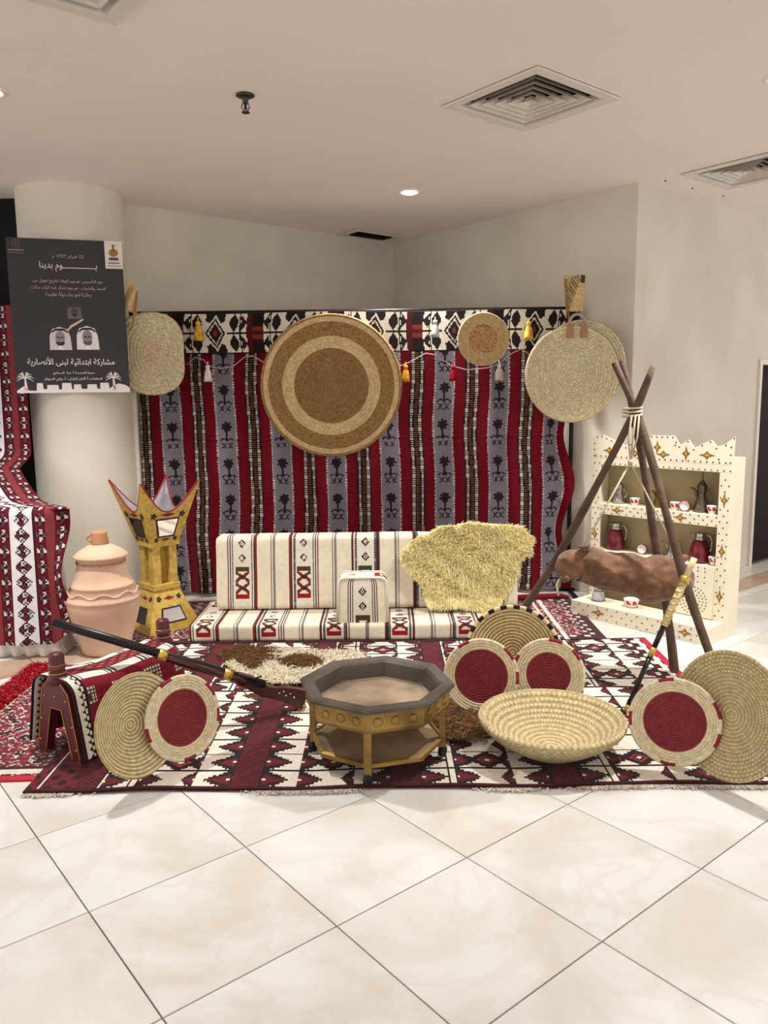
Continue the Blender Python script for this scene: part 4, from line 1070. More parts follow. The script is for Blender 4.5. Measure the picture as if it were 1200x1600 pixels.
G0 = [(877, 900, .04), (884, 893, .075), (898, 882, .100), (918, 880, .112), (945, 887, .114), (975, 897, .122), (1005, 904, .132), (1032, 904, .140), (1052, 902, .128), (1066, 898, .095), (1074, 893, .055), (1079, 890, .025)]
cp, rr = [], []
for i in range(len(G0) - 1):
    for f in (0, .125, .25, .375, .5, .625, .75, .875): cp.append(np.array(G0[i][:2]) * (1 - f) + np.array(G0[i + 1][:2]) * f); rr.append(G0[i][2] * (1 - f) + G0[i + 1][2] * f)
m_ = MB(); m_.tube([dp(x, y, 4.55) for x, y in cp], rr, 44)
for i, v in enumerate(m_.v):
    v = np.array(v); nv_ = noise.noise_vector(Vector((v * 7.).tolist())); n2_ = noise.noise_vector(Vector((v * 19. + 5).tolist())); n3_ = noise.noise_vector(Vector((v * np.array([14., 14., 40.])).tolist()))
    m_.v[i] = tuple(v + .026 * np.array(nv_) + .010 * np.array(n2_) + .006 * np.array(n3_))
m_.build('bag', MATS['goatskin'], gk, True, True, sub=1)
for a_, b_, r_ in (((908, 872), (913, 852), .026), ((1052, 882), (1076, 868), .034), ((1040, 890), (1072, 884), .030), ((1050, 915), (1066, 928), .045), ((890, 900), (876, 908), .030)):
    m_ = MB(); p_, q_ = dp(*a_, 4.50), dp(*b_, 4.50); m_.tube([p_, (p_ + q_) / 2, q_], [r_, r_ * .8, r_ * .55], 10); m_.build('leg_stub', MATS['goatskin'], gk, True, True, sub=1)
m_ = MB(); q_ = dp(874, 905, 4.52)
m_.tube([q_, q_ + np.array([-.02, -.02, -.03]), q_ + np.array([-.01, -.03, -.09])], .008, 6); m_.build('tie_cord', MATS['rope'], gk, True, True)
m_ = MB(); q_ = dp(912, 858, 4.5); m_.tube([q_ + np.array([.030 * math.cos(i * .6), .026 * math.sin(i * .6), .002 * i - .02]) for i in range(22)], .007, 6); m_.build('neck_binding', MATS['branch'], gk, True, True)
# cane / sword stick
M('ivory', (222, 206, 160), rough=.4, var=.2, vscale=30); M('lacquer_black', (20, 18, 20), rough=.3); 
c0, c1 = fl(976, 1114, .02), dp(1085, 872, 4.16)
cn = thing('sword_cane', 'slim cane with ivory and gold handle leaning on the tripod', 'cane', c0)
lerp = lambda f: c0 + (c1 - c0) * f
for nm, f0, f1, r0, r1, mt in (('ferrule', 0., .05, .010, .012, 'gun_gold'), ('shaft', .05, .36, .012, .014, 'lacquer_black'), ('brass_band', .36, .42, .016, .016, 'gun_gold'), ('shaft', .42, .56, .014, .016, 'lacquer_black'), ('ornate_grip', .56, .86, .020, .021, 'ivory'), ('grip_collar', .84, .88, .030, .026, 'gun_gold'), ('pommel', .88, 1., .015, .017, 'ivory')):
    m_ = MB(); m_.tube([lerp(f0), lerp((f0 + f1) / 2), lerp(f1)], [r0, (r0 + r1) / 2, r1], 10); o_ = m_.build(nm, MATS[mt], cn, True, True)
    if nm == 'ornate_grip':
        m_ = MB(); u_ = (c1 - c0) / np.linalg.norm(c1 - c0); s1 = np.cross(u_, [0, 1, 0]); s1 /= np.linalg.norm(s1); s2 = np.cross(u_, s1)
        m_.tube([lerp(.57 + .27 * i / 60.) + .0215 * (s1 * math.cos(i * .7) + s2 * math.sin(i * .7)) for i in range(61)], .004, 5); m_.build('gold_wire', MATS['gun_gold'], o_, True, True)

# ------------------------------------------------------------------ white display cabinet
M('cream_paint', (230, 221, 196), rough=.55, var=.05, vscale=4); M('dot_paint', (70, 56, 46), rough=.6); M('bronze_paint', (140, 98, 40), rough=.5, metal=.2); M('yellow_paint', (214, 166, 60), rough=.5)
M('niche_shade', (178, 160, 120), rough=.6, var=.12, vscale=3)  # back panel darker than the cream paint: niche shade put into its colour
CD = np.array([.655, -.7556, 0]); CD /= np.linalg.norm(CD)
CO = np.array([1.665, 6.151, .0]); CR = math.atan2(CD[1], CD[0])
cb = thing('display_cabinet', 'cream painted cabinet with jagged top and dotted gold diamonds', 'cabinet', CO, CR)   # local x along the front, y to the back
W_, DEP = 1.08, .20
jag = [(-.03, 1.225), (W_, 1.225), (W_ + .005, 1.418), (1.03, 1.37), (.965, 1.345), (.92, 1.39), (.86, 1.362), (.80, 1.33), (.755, 1.385), (.69, 1.345), (.64, 1.412), (.47, 1.412), (.43, 1.372), (.38, 1.40), (.26, 1.322), (.05, 1.402), (-.03, 1.39)]
def cbox(name, x0, x1, y0, y1, z0, z1, mat='cream_paint', par=None, bevel=.003):
    m_ = MB(); m_.box(x0, x1, y0, y1, z0, z1); return m_.build(name, MATS[mat], par or cb, bevel=bevel)
m_ = MB(); m_.prism(jag, 0, .022, 'y'); crest = m_.build('crest_panel', MATS['cream_paint'], cb)
tr_ = cbox('top_rail', -.03, W_, 0.0005, .022, 1.17, 1.2245)
sl = cbox('stile', -.03, .045, 0, .022, .0, 1.1695); sr = cbox('stile', .995, W_, 0, .022, .0, 1.1695)
mr_ = cbox('shelf_rail', .0455, .9945, 0.0, .022, .785, .868); 
cbox('shelf', .0, W_ - .03, .0225, DEP - .02, .845, .868); cbox('shelf', .0, W_ - .03, .0225, DEP - .02, .48, .50)
lr_ = cbox('shelf_rail', .0455, .70, 0, .022, .455, .50)
cbox('side_panel', -.03, -.002, .0225, DEP, 0, 1.27); cbox('side_panel', W_ - .028, W_, .0225, DEP, 0, 1.27)
cbox('top_board', -.0015, W_ - .029, .0225, DEP, 1.25, 1.27)
cbox('back_panel', -.0015, W_ - .029, DEP - .018, DEP, 0, 1.2495, 'niche_shade')
dp_ = cbox('door_panel', .705, .9945, -.012, .022, .125, .505)
cbox('divider', .70, .7045, .0225, DEP - .0185, .125, .4795)
stp = cbox('step', -.03, W_, -.24, -.0005, 0, .12); 
def dots(name, pts_, y, par, r=.0065):
    m_ = MB()
    for x, z in pts_: m_.add([(x + r * math.cos(k * PI / 3), y - .0015, z + r * math.sin(k * PI / 3)) for k in range(6)] + [(x, y - .003, z)], [(k, (k + 1) % 6, 6) for k in range(6)])
    return m_.build(name, MATS['dot_paint'], par, kind='stuff')
def edgepts(a, b, step=.045):
    n = max(1, int(math.dist(a, b) / step)); return [(a[0] + (b[0] - a[0]) * i / n, a[1] + (b[1] - a[1]) * i / n) for i in range(n)]
pts_ = []
for a, b in zip(jag[2:], jag[3:]): pts_ += edgepts((a[0], a[1] - .012), (b[0], b[1] - .012), .04)
pts_ += edgepts((W_ - .012, 1.24), (W_ - .012, 1.40), .04) + edgepts((-.015, 1.24), (-.015, 1.38), .04) + edgepts((0, 1.238), (W_, 1.238), .045)
pts_ += [(.35, 1.33), (.985, 1.26), (.66, 1.345)]
dots('painted_dots', pts_, 0, crest)
dots('painted_dots', [(x, z) for z in np.arange(.03, 1.16, .042) for x in ((-.016, .032) if int(z / .042) % 2 else (.008,))], 0, sl, .006)
dots('painted_dots', [(x, z) for z in np.arange(.03, 1.16, .042) for x in ((1.012, 1.066) if int(z / .042) % 2 else (1.038,))], 0, sr, .006)
dots('painted_dots', [(x, z) for i, x in enumerate(np.arange(.06, .99, .032)) for z in ((.798, .855) if i % 2 else (.827,))], 0, mr_, .006)
dots('painted_dots', [(x, z) for i, x in enumerate(np.arange(.06, .69, .04)) for z in ((.465, .49) if i % 2 else (.478,))], 0, lr_, .005)
dots('painted_dots', [(x, 1.183) for x in np.arange(-.01, W_, .045)], 0.0005, tr_, .006)
arc = [(.85 + r * math.cos(t), .24 + r * math.sin(t)) for r in (.05, .075, .10) for t in np.linspace(0, 2 * PI, int(r * 260), endpoint=False)] + [(x, z) for x in np.arange(.73, .98, .05) for z in (.38, .42, .46, .485)] + [(.85, .42), (.80, .36)]
dots('painted_dots', arc, -.012, dp_, .0055)
dots('painted_dots', [(x, z) for i, x in enumerate(np.arange(.0, W_, .042)) for z in ((.022, .1) if i % 2 else (.06,))], -.24, stp, .006)
def diamond(x, z, w, h, y, par):
    m_ = MB(); sh = [(-w, 0), (-w * .3, -h * .3), (0, -h), (w * .3, -h * .3), (w, 0), (w * .3, h * .3), (0, h), (-w * .3, h * .3)]
    m_.prism([(x + a, z + b) for a, b in sh], y - .0025, y, 'y'); d_ = m_.build('painted_diamond', MATS['bronze_paint'], par)
    m_ = MB(); m_.prism([(x + a * .42, z + b * .42) for a, b in sh], y - .004, y - .0026, 'y'); m_.build('diamond_centre', MATS['yellow_paint'], d_)
for x, z, w, h in ((.118, 1.285, .055, .03), (.34, 1.27, .05, .028), (.52, 1.325, .03, .05), (.57, 1.275, .055, .03), (.745, 1.29, .03, .055), (.90, 1.285, .06, .03)): diamond(x, z, w, h, 0, crest)
for z in (.98, .62, .30): diamond(.008, z, .026, .05, 0, sl); diamond(1.038, z, .026, .055, 0, sr)
for x in (.20, .72): diamond(x, .827, .05, .028, 0, mr_)
for x in (.22, .92): diamond(x, .062, .055, .03, -.24, stp)

# things on the cabinet
M('silver', (176, 170, 166), rough=.22, metal=.95, var=.2, vscale=20); M('bronze', (120, 88, 48), rough=.35, metal=.85, var=.25, vscale=14)
M('old_silver', (118, 106, 96), rough=.3, metal=.9, var=.3, vscale=14); M('thermos_red', (98, 8, 28), rough=.25, var=.06, spec=.6)
M('china', attr=True, rough=.3, var=.04, spec=.5); M('clear_glass', (236, 238, 240), rough=.05, trans=.75, var=.02, spec=.5)
def cab(x, y, z): return CO + CD * x + np.array([-CD[1], CD[0], 0]) * y + np.array([0, 0, z])
def dallah(label, x, z, h, mat, fat=1., facing=0., y=.10):
    t = thing('coffee_pot', label, 'coffee pot', cab(x, y, z + .0005), CR + facing, 'coffee pots in the cabinet')
    s = h / .30
    m_ = MB(); m_.lathe([(r * s * fat, q * s) for r, q in ((0, 0), (.05, 0), (.056, .008), (.058, .03), (.05, .07), (.034, .105), (.027, .13), (.034, .155), (.038, .17), (.034, .175), (0, .175))], 24); b_ = m_.build('body', mat, t, True)
    m_ = MB(); m_.lathe([(r * s * fat, q * s) for r, q in ((.0, .172), (.039, .174), (.036, .195), (.022, .215), (.010, .232), (.007, .25), (.011, .258), (.004, .275), (.002, .30), (0, .30))], 20); m_.build('lid', mat, t, True)
    m_ = MB(); m_.tube([(.025 * s * fat, 0, .10 * s), (.055 * s * fat, 0, .15 * s), (.075 * s * fat, 0, .17 * s), (.095 * s * fat, 0, .172 * s)], [.014 * s, .012 * s, .009 * s, .004 * s], 8); m_.build('spout', mat, t, True)
    m_ = MB(); m_.tube([((-.032 - .05 * math.sin(PI * i / 10)) * s * fat, 0, (.165 - .12 * i / 10) * s) for i in range(11)], .006 * s, 8); m_.build('handle', mat, t, True)
    return t
dallah('silver coffee pot at the tripod end of the upper cabinet shelf', .155, .868, .225, MATS['silver'], 1.05, PI)
dallah('squat bronze coffee pot in the middle of the upper shelf', .49, .868, .21, MATS['bronze'], .95, PI)
dallah('tall old silver coffee pot with pointed lid on the upper shelf', .825, .868, .295, MATS['old_silver'], .95, PI)
dallah('silver coffee pot in the lower niche behind the water skin', .61, .50, .20, MATS['silver'], 1.15, PI)
def cupc(j, k): return (172, 30, 48) if (j in (3, 4) and (k % 4) in (0, 1)) or (j == 3 and k % 4 == 2) else (232, 224, 214)
cup_prof = [(0, 0), (.020, 0), (.022, .008), (.030, .024), (.034, .038), (.036, .052), (.037, .058), (.033, .058), (.028, .03), (0, .012)]
def finjan(label, x, y, z, lying=None):
    if lying is None:
        t = thing('coffee_cup', label, 'cup', cab(x, y, z + .0005), CR, 'little coffee cups')
        m_ = MB(); m_.lathe(cup_prof, 24, cfun=cupc); m_.build('bowl', MATS['china'], t, True)
    else:
        q = cab(x, y, z + .0415); d = -np.array([-CD[1], CD[0], 0]) + CD * lying
        t = thing('coffee_cup', label, 'cup', q, rot=frame_mat(q, d), group='little coffee cups')
        m_ = MB(); m_.lathe([(0, -.03), (.028, -.03), (.036, -.01), (.040, .018), (.040, .024), (.035, .024), (.033, .012), (0, .010)], 28, cfun=lambda j, k: (120, 18, 32) if j < 5 else (226, 220, 214)); m_.build('bowl', MATS['china'], t, True)
    return t
finjan('red and white cup beside the silver pot on the upper shelf', .315, .06, .868)
finjan('red and white cup in the middle of the upper shelf, behind a branch', .645, .06, .868)
finjan('red and white cup at the outer end of the upper shelf', .925, .06, .868)
finjan('small dark red rimmed cup tipped towards the viewer on upper shelf', .725, .06, .868, .2)
finjan('small dark red rimmed cup tipped towards the viewer in lower niche', .385, .08, .50, .2)
finjan('small red and white cup at the outer end of the lower niche', .955, .06, .505)
def thermos(label, x, z):
    t = thing('vacuum_flask', label, 'flask', cab(x, .095, z + .0005), CR + PI, 'red vacuum flasks')
    m_ = MB(); m_.lathe([(0, 0), (.060, 0), (.066, .01), (.070, .05), (.066, .10), (.052, .145), (.04, .165), (0, .165)], 28); m_.build('body', MATS['thermos_red'], t, True)
    m_ = MB(); m_.lathe([(.042, .163), (.044, .17), (.036, .18), (.038, .205), (.036, .214), (0, .216)], 24); m_.build('chrome_top', MATS['silver'], t, True)
    m_ = MB(); m_.tube([(-.03, 0, .20), (-.075, 0, .195), (-.09, 0, .16), (-.085, 0, .10), (-.068, 0, .08)], .008, 8); m_.build('handle', MATS['silver'], t, True)
    m_ = MB(); m_.tube([(.03, 0, .19), (.06, 0, .20), (.075, 0, .195)], [.012, .010, .006], 8); m_.build('spout', MATS['silver'], t, True)
thermos('dark red vacuum flask at the tripod end of the lower niche', .14, .50)
thermos('dark red vacuum flask at the outer end of the lower niche', .83, .505)
q = cab(.13, -.11, .1205)
t = thing('glass_vase', 'small waisted clear glass vase standing on the cabinet step', 'vase', q)
m_ = MB(); m_.lathe([(0, 0), (.052, 0), (.054, .01), (.046, .05), (.034, .08), (.036, .10), (.044, .125), (.047, .14), (.043, .14), (.03, .09), (.038, .05), (.046, .014), (0, .012)], 14); m_.build('body', MATS['clear_glass'], t, False)
for z, r in ((.006, .0545), (.08, .0355), (.136, .0475)):
    m_ = MB(); m_.lathe([(r - .001, z - .004), (r + .002, z), (r - .001, z + .004)], 20); m_.build('silver_band', MATS['old_silver'], t, True)
q = cab(.415, -.10, .1205); t = thing('coffee_cup', 'larger red and white bowl on the cabinet step under the water skin', 'cup', q, CR, 'little coffee cups')
m_ = MB(); m_.lathe([(r * 1.65, z * 1.1) for r, z in cup_prof], 28, cfun=cupc); m_.build('bowl', MATS['china'], t, True)

# ------------------------------------------------------------------ poster on the column
PN = Vector((.27, -.963, 0)).normalized()
PM = frame_mat((0, 0, 0), PN); PR = np.array(PM)
PC0 = np.array([COLC[0], COLC[1], 0]) + np.array(PN) * .415
def pplane(px, py):
    r = ray(px, py); n_ = np.array(PN); t = ((PC0 - np.array([0, 0, CAMH])) @ n_) / (r @ n_); return np.array([0, 0, CAMH]) + r * t
c4 = [pplane(*q) for q in ((8, 370), (190, 378), (203, 613), (27, 614))]
pcen = sum(c4) / 4; xs_ = [(PR.T @ (q - pcen)) for q in c4]
PW = (xs_[1][0] - xs_[0][0] + xs_[2][0] - xs_[3][0]) / 2; PHt = (xs_[0][1] + xs_[1][1] - xs_[2][1] - xs_[3][1]) / 2
po = thing('poster', 'dark poster with white lettering and portraits, fixed to the column', 'poster', pcen, rot=PM)
M('poster_dark', (38, 31, 35), rough=.42, var=.06, vscale=2, spec=.45); M('print_white', (236, 230, 226), rough=.5, var=.02); M('print_grey', (176, 168, 168), rough=.5, var=.02)
M('print_colour', attr=True, rough=.5, var=.02, spec=.3)
m_ = MB(); m_.box(-PW / 2, PW / 2, -PHt / 2, PHt / 2, -.012, 0); m_.build('board', MATS['poster_dark'], po)
fx = lambda f: (f - .5) * PW
fy = lambda f: (.5 - f) * PHt
IS = dict((c, tuple(chr(v) if v else None for v in f)) for c, f in {
    'ا': (0xFE8D, 0xFE8E, 0, 0), 'أ': (0xFE83, 0xFE84, 0, 0), 'ب': (0xFE8F, 0xFE90, 0xFE91, 0xFE92), 'ة': (0xFE93, 0xFE94, 0, 0), 'ت': (0xFE95, 0xFE96, 0xFE97, 0xFE98), 'ج': (0xFE9D, 0xFE9E, 0xFE9F, 0xFEA0), 'ح': (0xFEA1, 0xFEA2, 0xFEA3, 0xFEA4), 'خ': (0xFEA5, 0xFEA6, 0xFEA7, 0xFEA8),
    'د': (0xFEA9, 0xFEAA, 0, 0), 'ذ': (0xFEAB, 0xFEAC, 0, 0), 'ر': (0xFEAD, 0xFEAE, 0, 0), 'س': (0xFEB1, 0xFEB2, 0xFEB3, 0xFEB4), 'ش': (0xFEB5, 0xFEB6, 0xFEB7, 0xFEB8), 'ص': (0xFEB9, 0xFEBA, 0xFEBB, 0xFEBC), 'ط': (0xFEC1, 0xFEC2, 0xFEC3, 0xFEC4), 'ظ': (0xFEC5, 0xFEC6, 0xFEC7, 0xFEC8), 'ع': (0xFEC9, 0xFECA, 0xFECB, 0xFECC),
    'ف': (0xFED1, 0xFED2, 0xFED3, 0xFED4), 'ق': (0xFED5, 0xFED6, 0xFED7, 0xFED8), 'ك': (0xFED9, 0xFEDA, 0xFEDB, 0xFEDC), 'ل': (0xFEDD, 0xFEDE, 0xFEDF, 0xFEE0), 'م': (0xFEE1, 0xFEE2, 0xFEE3, 0xFEE4), 'ن': (0xFEE5, 0xFEE6, 0xFEE7, 0xFEE8), 'ه': (0xFEE9, 0xFEEA, 0xFEEB, 0xFEEC), 'و': (0xFEED, 0xFEEE, 0, 0), 'ى': (0xFEEF, 0xFEF0, 0, 0),
    'ي': (0xFEF1, 0xFEF2, 0xFEF3, 0xFEF4), 'ئ': (0xFE89, 0xFE8A, 0xFE8B, 0xFE8C), 'ء': (0xFE80, 0, 0, 0), 'ـ': (0x640, 0x640, 0x640, 0x640), 'لا': (0xFEFB, 0xFEFC, 0, 0), 'لأ': (0xFEF7, 0xFEF8, 0, 0)}.items())
def shape(txt):
    words = []
    for w in txt.split(' '):
        if w[:1].isdigit(): words.append(w); continue
        g, i = [], 0
        while i < len(w):
            if w[i:i + 2] in ('لا', 'لأ'): g.append(w[i:i + 2]); i += 2
            else: g.append(w[i]); i += 1
        out = ''
        for k, c in enumerate(g):
            if c not in IS: out += c; continue
            f = IS[c]; prev = k > 0 and g[k - 1] in IS and IS[g[k - 1]][2] is not None and f[1] is not None
            nxt = k + 1 < len(g) and g[k + 1] in IS and f[2] is not None and IS[g[k + 1]][1] is not None
            out += (f[3] if prev and nxt else f[2] if nxt else f[1] if prev else f[0])
        words.append(out[::-1])
    return ' '.join(words[::-1])
def lettering(txt, xc, yc, w, h, mat='print_white', bold=0., par=None):
    cu = bpy.data.curves.new('lettering', 'FONT'); cu.body = shape(txt); cu.offset = bold; cu.resolution_u = 3
    o = bpy.data.objects.new('lettering_curve', cu); col.objects.link(o); bpy.context.view_layer.update()
    dg = bpy.context.evaluated_depsgraph_get(); me = bpy.data.meshes.new_from_object(o.evaluated_get(dg), depsgraph=dg)
    bpy.data.objects.remove(o); bpy.data.curves.remove(cu)
    co = np.empty(len(me.vertices) * 3); me.vertices.foreach_get('co', co); co = co.reshape(-1, 3)
    lo, hi = co.min(0), co.max(0); sx = w * PW / (hi[0] - lo[0]); sy = h * PHt / (hi[1] - lo[1])
    co[:, 0] = (co[:, 0] - (lo[0] + hi[0]) / 2) * sx + fx(xc); co[:, 1] = (co[:, 1] - (lo[1] + hi[1]) / 2) * sy + fy(yc); co[:, 2] = .0012
    me.vertices.foreach_set('co', co.ravel()); me.update(); me.materials.clear()
    me.name = 'lettering'; return link('lettering', me, MATS[mat], par or po)
lettering('22 فبراير 1727 م', .52, .112, .27, .030, 'print_grey')
lettering('يـــــــــــــــوم بدينا', .52, .175, .50, .062)
lettering('يوم التأسيس هو يوم الوفاء لتاريخ طويل من', .505, .268, .61, .034, 'print_grey', .004)
lettering('المجد والشرف، هو يوم نتذكر فيه كيف بدأت', .51, .312, .65, .034, 'print_grey', .004)
lettering('رحلتنا نحو بناء دولة عظيمة', .505, .355, .40, .034, 'print_grey', .004)
lettering('مشاركة ابتدائية لبنى الأنصارية', .49, .795, .77, .060, 'print_white', .012)
lettering('مديرة المدرسة: أ. هياء السحاري', .505, .868, .37, .026, 'print_white', .01)
lettering('المعلمات: أ. أفنان الركبان - أ. روابي السويلم', .50, .908, .51, .028, 'print_white', .01)
def shapes(name, polys, z=.001, mat='print_white'):
    m_ = MB()
    for i, (pl_, c) in enumerate(polys):
        tri = tessellate_polygon([[Vector((fx(a), fy(b), 0)) for a, b in pl_]])
        fs = []
        for t_ in tri:
            A0, A1, A2 = [(fx(pl_[k][0]), fy(pl_[k][1])) for k in t_]
            area = (A1[0] - A0[0]) * (A2[1] - A0[1]) - (A2[0] - A0[0]) * (A1[1] - A0[1]); fs.append(t_ if area > 0 else t_[::-1])
        m_.add([(fx(a), fy(b), z + .0004 * i) for a, b in pl_], fs, c)
    return m_.build(name, MATS[mat], po)
shapes('printed_skyline', [([(.0, 1.0), (.0, .985), (.06, .955), (.11, .985), (.17, .985), (.175, .935), (.225, .935), (.23, .975), (.26, .975), (.265, .948), (.36, .948), (.365, .978), (.39, .978), (.395, .935), (.475, .935), (.48, .978), (.495, .978), (.50, .945), (.56, .945), (.565, .975), (.615, .975), (.62, .945), (.70, .945), (.705, .975), (.73, .975), (.735, .935), (.81, .935), (.815, .975), (.85, .955), (.90, .94), (.96, .95), (1.0, .97), (1.0, 1.0)], None)])
def palm_print(xc, top, lean_):
    P_ = [([(xc - .007, .985), (xc + .02, .985), (xc + .008 + lean_, top + .03), (xc - .006 + lean_, top + .03)], None)]
    for a in (-1.9, -1.45, -.95, -.4, .4, .95, 1.45, 1.9):
        d = np.array([math.sin(a), -math.cos(a)]); l = .08
        p0 = np.array([xc + lean_, top + .032]); mid = p0 + d * l * .6 * np.array([1, .75]) + np.array([0, -.006]); end = p0 + d * l * np.array([1, .55]) + np.array([0, .012])
        nn = np.array([-d[1], d[0]]) * .0042; P_.append(([tuple(p0 - nn * .4), tuple(mid - nn), tuple(end), tuple(mid + nn), tuple(p0 + nn * .4)], None))
    shapes('printed_palm', P_)
palm_print(.075, .868, .0); palm_print(.855, .868, -.0)
def ell(cx, cy, a, b, n=20, t0=0, t1=2 * PI): return [(cx + a * math.cos(t0 + (t1 - t0) * i / n), cy + b * math.sin(t0 + (t1 - t0) * i / n)) for i in range(n + (0 if t1 - t0 > 6.2 else 1))]
def portrait(cx, cy, s, cloth, face, beard, robe, dim=1.):
    d = lambda c: tuple(q * dim for q in c)
    polys = [([(cx - .10 * s, cy + .075 * s), (cx - .095 * s, cy - .02 * s), (cx - .07 * s, cy - .068 * s), (cx, cy - .085 * s), (cx + .07 * s, cy - .068 * s), (cx + .095 * s, cy - .02 * s), (cx + .105 * s, cy + .075 * s)], d(cloth)),
             (ell(cx, cy - .010 * s, .046 * s, .048 * s), d(face)), (ell(cx, cy + .018 * s, .042 * s, .030 * s, 16, 0, PI), d(beard)),
             (ell(cx, cy + .016 * s, .018 * s, .006 * s, 12), d(face)), (ell(cx - .018 * s, cy - .012 * s, .012 * s, .0055 * s, 10), d((30, 26, 26))), (ell(cx + .018 * s, cy - .012 * s, .012 * s, .0055 * s, 10), d((30, 26, 26))),
             ([(cx - .004 * s, cy - .010 * s), (cx + .004 * s, cy - .010 * s), (cx + .008 * s, cy + .006 * s), (cx - .008 * s, cy + .006 * s)], d(tuple(q * .8 for q in face))),
             ([(cx - .076 * s, cy - .052 * s), (cx - .04 * s, cy - .072 * s), (cx + .04 * s, cy - .072 * s), (cx + .076 * s, cy - .052 * s), (cx + .074 * s, cy - .040 * s), (cx + .04 * s, cy - .058 * s), (cx - .04 * s, cy - .058 * s), (cx - .074 * s, cy - .040 * s)], d((24, 20, 22))),
             ([(cx - .02 * s, cy + .075 * s), (cx - .012 * s, cy + .045 * s), (cx + .012 * s, cy + .045 * s), (cx + .03 * s, cy + .075 * s)], d(robe))]
    shapes('printed_portrait', polys, .001, 'print_colour')
portrait(.545, .465, .62, (120, 112, 112), (96, 88, 88), (50, 44, 46), (110, 100, 100), .85)
portrait(.405, .645, .95, (214, 208, 206), (150, 138, 134), (52, 44, 44), (236, 232, 230))
portrait(.645, .640, .98, (232, 228, 228), (146, 134, 130), (96, 88, 86), (244, 242, 242))
shapes('printed_sash', [([(.47, .585), (.505, .553), (.565, .530), (.605, .513), (.625, .512), (.61, .524), (.565, .545), (.515, .566), (.48, .592)], (214, 196, 156))], .0012, 'print_colour')
shapes('printed_emblem_panel', [([(.845, -.0), (1.0, -.0), (1.0, .178), (.845, .178)], (226, 216, 208)), (ell(.922, .075, .042, .026, 18), (150, 118, 50)), ([(.917, .07), (.927, .07), (.93, .03), (.922, .02), (.914, .03)], (96, 84, 40)), ([(.885, .105), (.96, .105), (.97, .125), (.875, .125)], (96, 70, 120)), ([(.87, .137), (.975, .137), (.975, .146), (.87, .146)], (120, 100, 96)), ([(.86, .158), (.985, .158), (.985, .164), (.86, .164)], (150, 134, 130))] + [([(.922, .038), (.922 + .03 * math.cos(t_) - .004, .036 + .018 * math.sin(t_)), (.922 + .03 * math.cos(t_) + .004, .038 + .018 * math.sin(t_))], (104, 92, 40)) for t_ in (3.3, 3.9, 4.6, 5.3, 6.0)], .001, 'print_colour')
rg = ell(.082, .034, .032, .026, 24) 
shapes('printed_roundel', [(rg, (96, 86, 92)), (ell(.082, .034, .026, .021, 24), (50, 42, 46)), ([(.06, .032), (.104, .032), (.104, .036), (.06, .036)], (96, 86, 92)), ([(.079, .016), (.085, .016), (.085, .052), (.079, .052)], (96, 86, 92)), ([(.015, .073), (.15, .073), (.15, .082), (.015, .082)], (128, 118, 122)), ([(.015, .092), (.15, .092), (.15, .098), (.015, .098)], (104, 94, 98))], .001, 'print_colour')

# ------------------------------------------------------------------ white board frame between column and hanging
M('board_white', (218, 210, 198), rough=.55, var=.05)
wb = thing('white_board_frame', 'narrow white painted boards standing between column and hanging', 'boards', (-2.08, 6.61, 0))
for (xa, xb, ya, yb, zt_) in ((-2.118, -2.082, 6.60, 6.64, 2.20), (-2.078, -2.044, 6.58, 6.62, 2.20)):
    m_ = MB(); m_.box(xa, xb, ya, yb, .001, zt_); m_.build('board', MATS['board_white'], wb, world=True, bevel=.004)

# ------------------------------------------------------------------ patterned cloth over a table at the photo edge
def diamonds(U, V):
    C = canvas(U, (222, 218, 222)); P = .37; t = np.mod(U, P); BK = (38, 28, 34)
    m = (t >= .15); put(C, m, (94, 22, 34)); put(C, m & (t > .235) & (t < .285), (128, 54, 58)); put(C, (np.abs(t - .15) < .004), BK)
    for c0, ins in ((.075, (200, 190, 194)), (.198, (206, 198, 196)), (.325, (206, 198, 196))):
        x = t - c0; y = np.mod(V, .105) - .0525; q = np.abs(x) / (.052 if c0 < .1 else .042) + np.abs(y) / .056
        white_side = c0 < .15
        put(C, (q < 1) & (np.abs(x) < .045), BK if white_side else (70, 18, 30))
        alt = np.mod(np.floor(V / .105), 2)
        for sx_, sy_ in ((0, .0255), (0, -.0255), (.026, 0), (-.026, 0)):
            q2 = np.abs(x - sx_ * (1 if c0 < .1 else .8)) / (.019 if c0 < .1 else .015) + np.abs(y - sy_) / .021
            cc_ = np.where(alt == (1 if sx_ else 0), 1., 0.)
            colr = np.where(cc_[..., None] > 0, np.array(ins, float), np.array([112, 44, 50.]) if white_side else np.array([88, 74, 78.]))
            mk = (q2 < 1); C[mk] = colr[mk]; put(C, q2 < .4, BK if white_side else (60, 30, 36))
    return C
tY0, tY1, tZ = 5.12, 5.42, 1.005
tX0, tX1 = -3.75, dp(60, 800, 5.12)[0]
dt_ = thing('skirted_table', 'table in a white skirt under the diamond patterned cloth', 'table', ((tX0 + tX1) / 2, (tY0 + tY1) / 2, 0))
M('white_skirt', (226, 220, 212), rough=.85, var=.05, vscale=8)
n = 120; px_ = np.linspace(0, 1, n + 1)
loop = []
for i in range(n + 1):
    f = i / n
    loop.append((tX0 + .02 + (tX1 - tX0 - .02) * f, tY0 + .03))
side_ = [(tX1, tY0 + .03 + (tY1 - tY0 - .04) * i / 40.) for i in range(1, 41)]
loop += side_; m_ = MB(); zr = [tZ - .01, .5, .06, .005]
for j, z in enumerate(zr):
    for i, (x, y) in enumerate(loop):
        w = .018 * math.sin(i * .9) * (j / 3.) + .02 * j / 3. ; s_ = i > n
        m_.v.append((x + (w + .06 * j / 3. if s_ else 0) + (.0 if s_ else .05 * j / 3. * (i / n) ** 4), y - (0 if s_ else w), z))
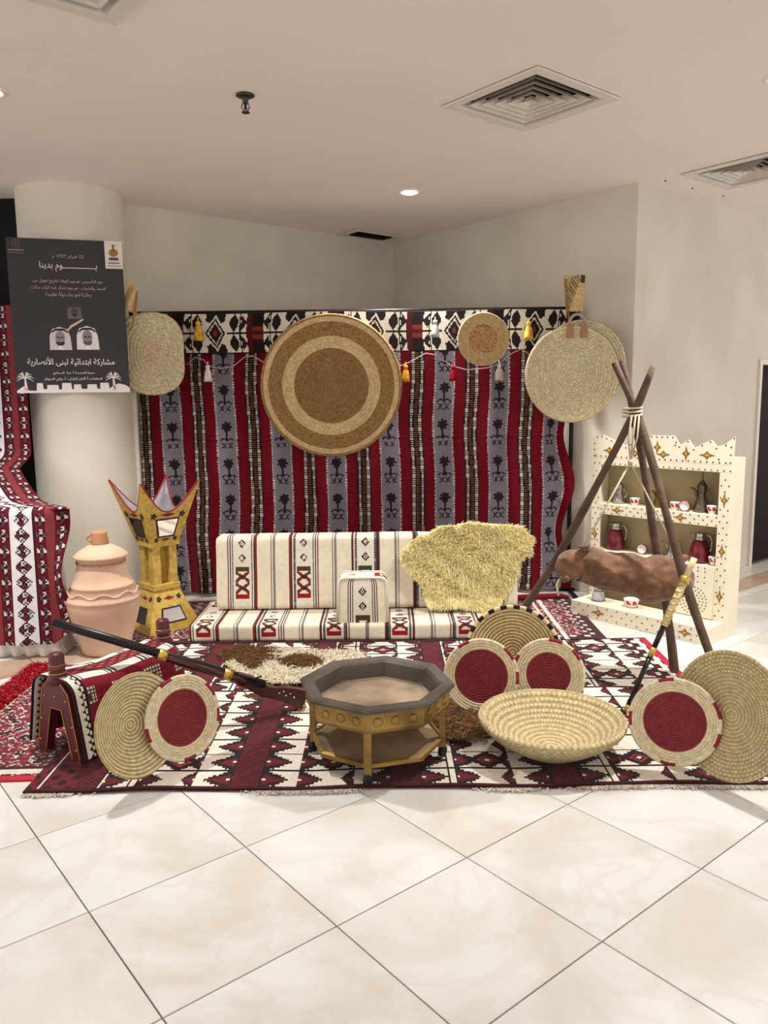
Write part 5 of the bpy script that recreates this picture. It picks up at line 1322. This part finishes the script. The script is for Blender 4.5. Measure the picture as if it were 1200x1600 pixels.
nl = len(loop)
m_.f = [(j * nl + i, (j + 1) * nl + i, (j + 1) * nl + i + 1, j * nl + i + 1) for j in range(3) for i in range(nl - 1)]; m_.c = [None] * len(m_.f)
m_.build('skirt', MATS['white_skirt'], dt_, True, True, solid=.004)
m_ = MB(); m_.box(tX0, tX1, tY0 + .03, tY1, tZ - .035, tZ - .008); m_.build('table_top', MATS['white_skirt'], dt_, world=True)
# the cloth: hangs from above, crosses the table top and falls to the floor in front
hp = rprof([(6.17, 2.44), (6.13, 1.30), (5.42, tZ + .02), (tY0 - .01, tZ + .012), (tY0 - .045, .10)], .05, 6)
hp = np.array(hp); seg = np.linalg.norm(np.diff(hp, axis=0), axis=1); s = np.concatenate([[0], np.cumsum(seg)]); ST = s[-1]
ns, nx = int(ST / .0105), int(1.9 / .0105)
sv = np.linspace(0, ST, ns + 1); X0c = tX1 - 1.72
uu = np.linspace(0, 1.90, nx + 1); Uu, Ss = np.meshgrid(uu, sv)
Yc_, Zc_ = np.interp(Ss, s, hp[:, 0]), np.interp(Ss, s, hp[:, 1])
front = Zc_ < tZ; hangp = Zc_ > 1.2; k_f = np.clip((tZ - Zc_) / .9, 0, 1)
narrow = np.where(hangp, np.clip((Zc_ - tZ) / .35, 0, 1), 0)
Xc_ = X0c + Uu - .64 * np.clip((Yc_ - 5.15) / .75, 0, 1) ** .8
Yc_ = Yc_ - k_f * (.022 * np.sin(Uu * 17 + .4) + .01 * np.sin(Uu * 41)) + np.where(hangp, .02 * np.sin(Uu * 16) * np.clip((Zc_ - tZ) / .4, 0, 1), 0)
edge_ = np.clip((Uu - 1.77) / .13, 0, 1)                 # the free edge folds round the table corner
Yc_ = Yc_ + edge_ * np.where(front, .05 + .04 * np.sin(Zc_ * 9), 0); Xc_ = Xc_ + edge_ * np.where(front, .05 * np.sin(Zc_ * 6 + 1) * k_f - .04 * k_f, 0)
Zc_ = Zc_ + np.where(front, .0, 0) + .008 * np.sin(Uu * 12) * (~front & ~hangp) * 0 - edge_ * k_f * -.10
Uc, Sc = np.meshgrid((uu[:-1] + uu[1:]) / 2, (sv[:-1] + sv[1:]) / 2)
ptc = thing('patterned_cloth', 'white and maroon diamond cloth hanging down and over the skirted table', 'textile', (X0c + .65, 5.4, tZ))
weave('draped_cloth', np.stack([Xc_, Yc_, Zc_], -1), diamonds(Uc - (-2.38 - X0c) + .15 + .3, Sc), MATS['cotton'], ptc, world=True, solid=.004)
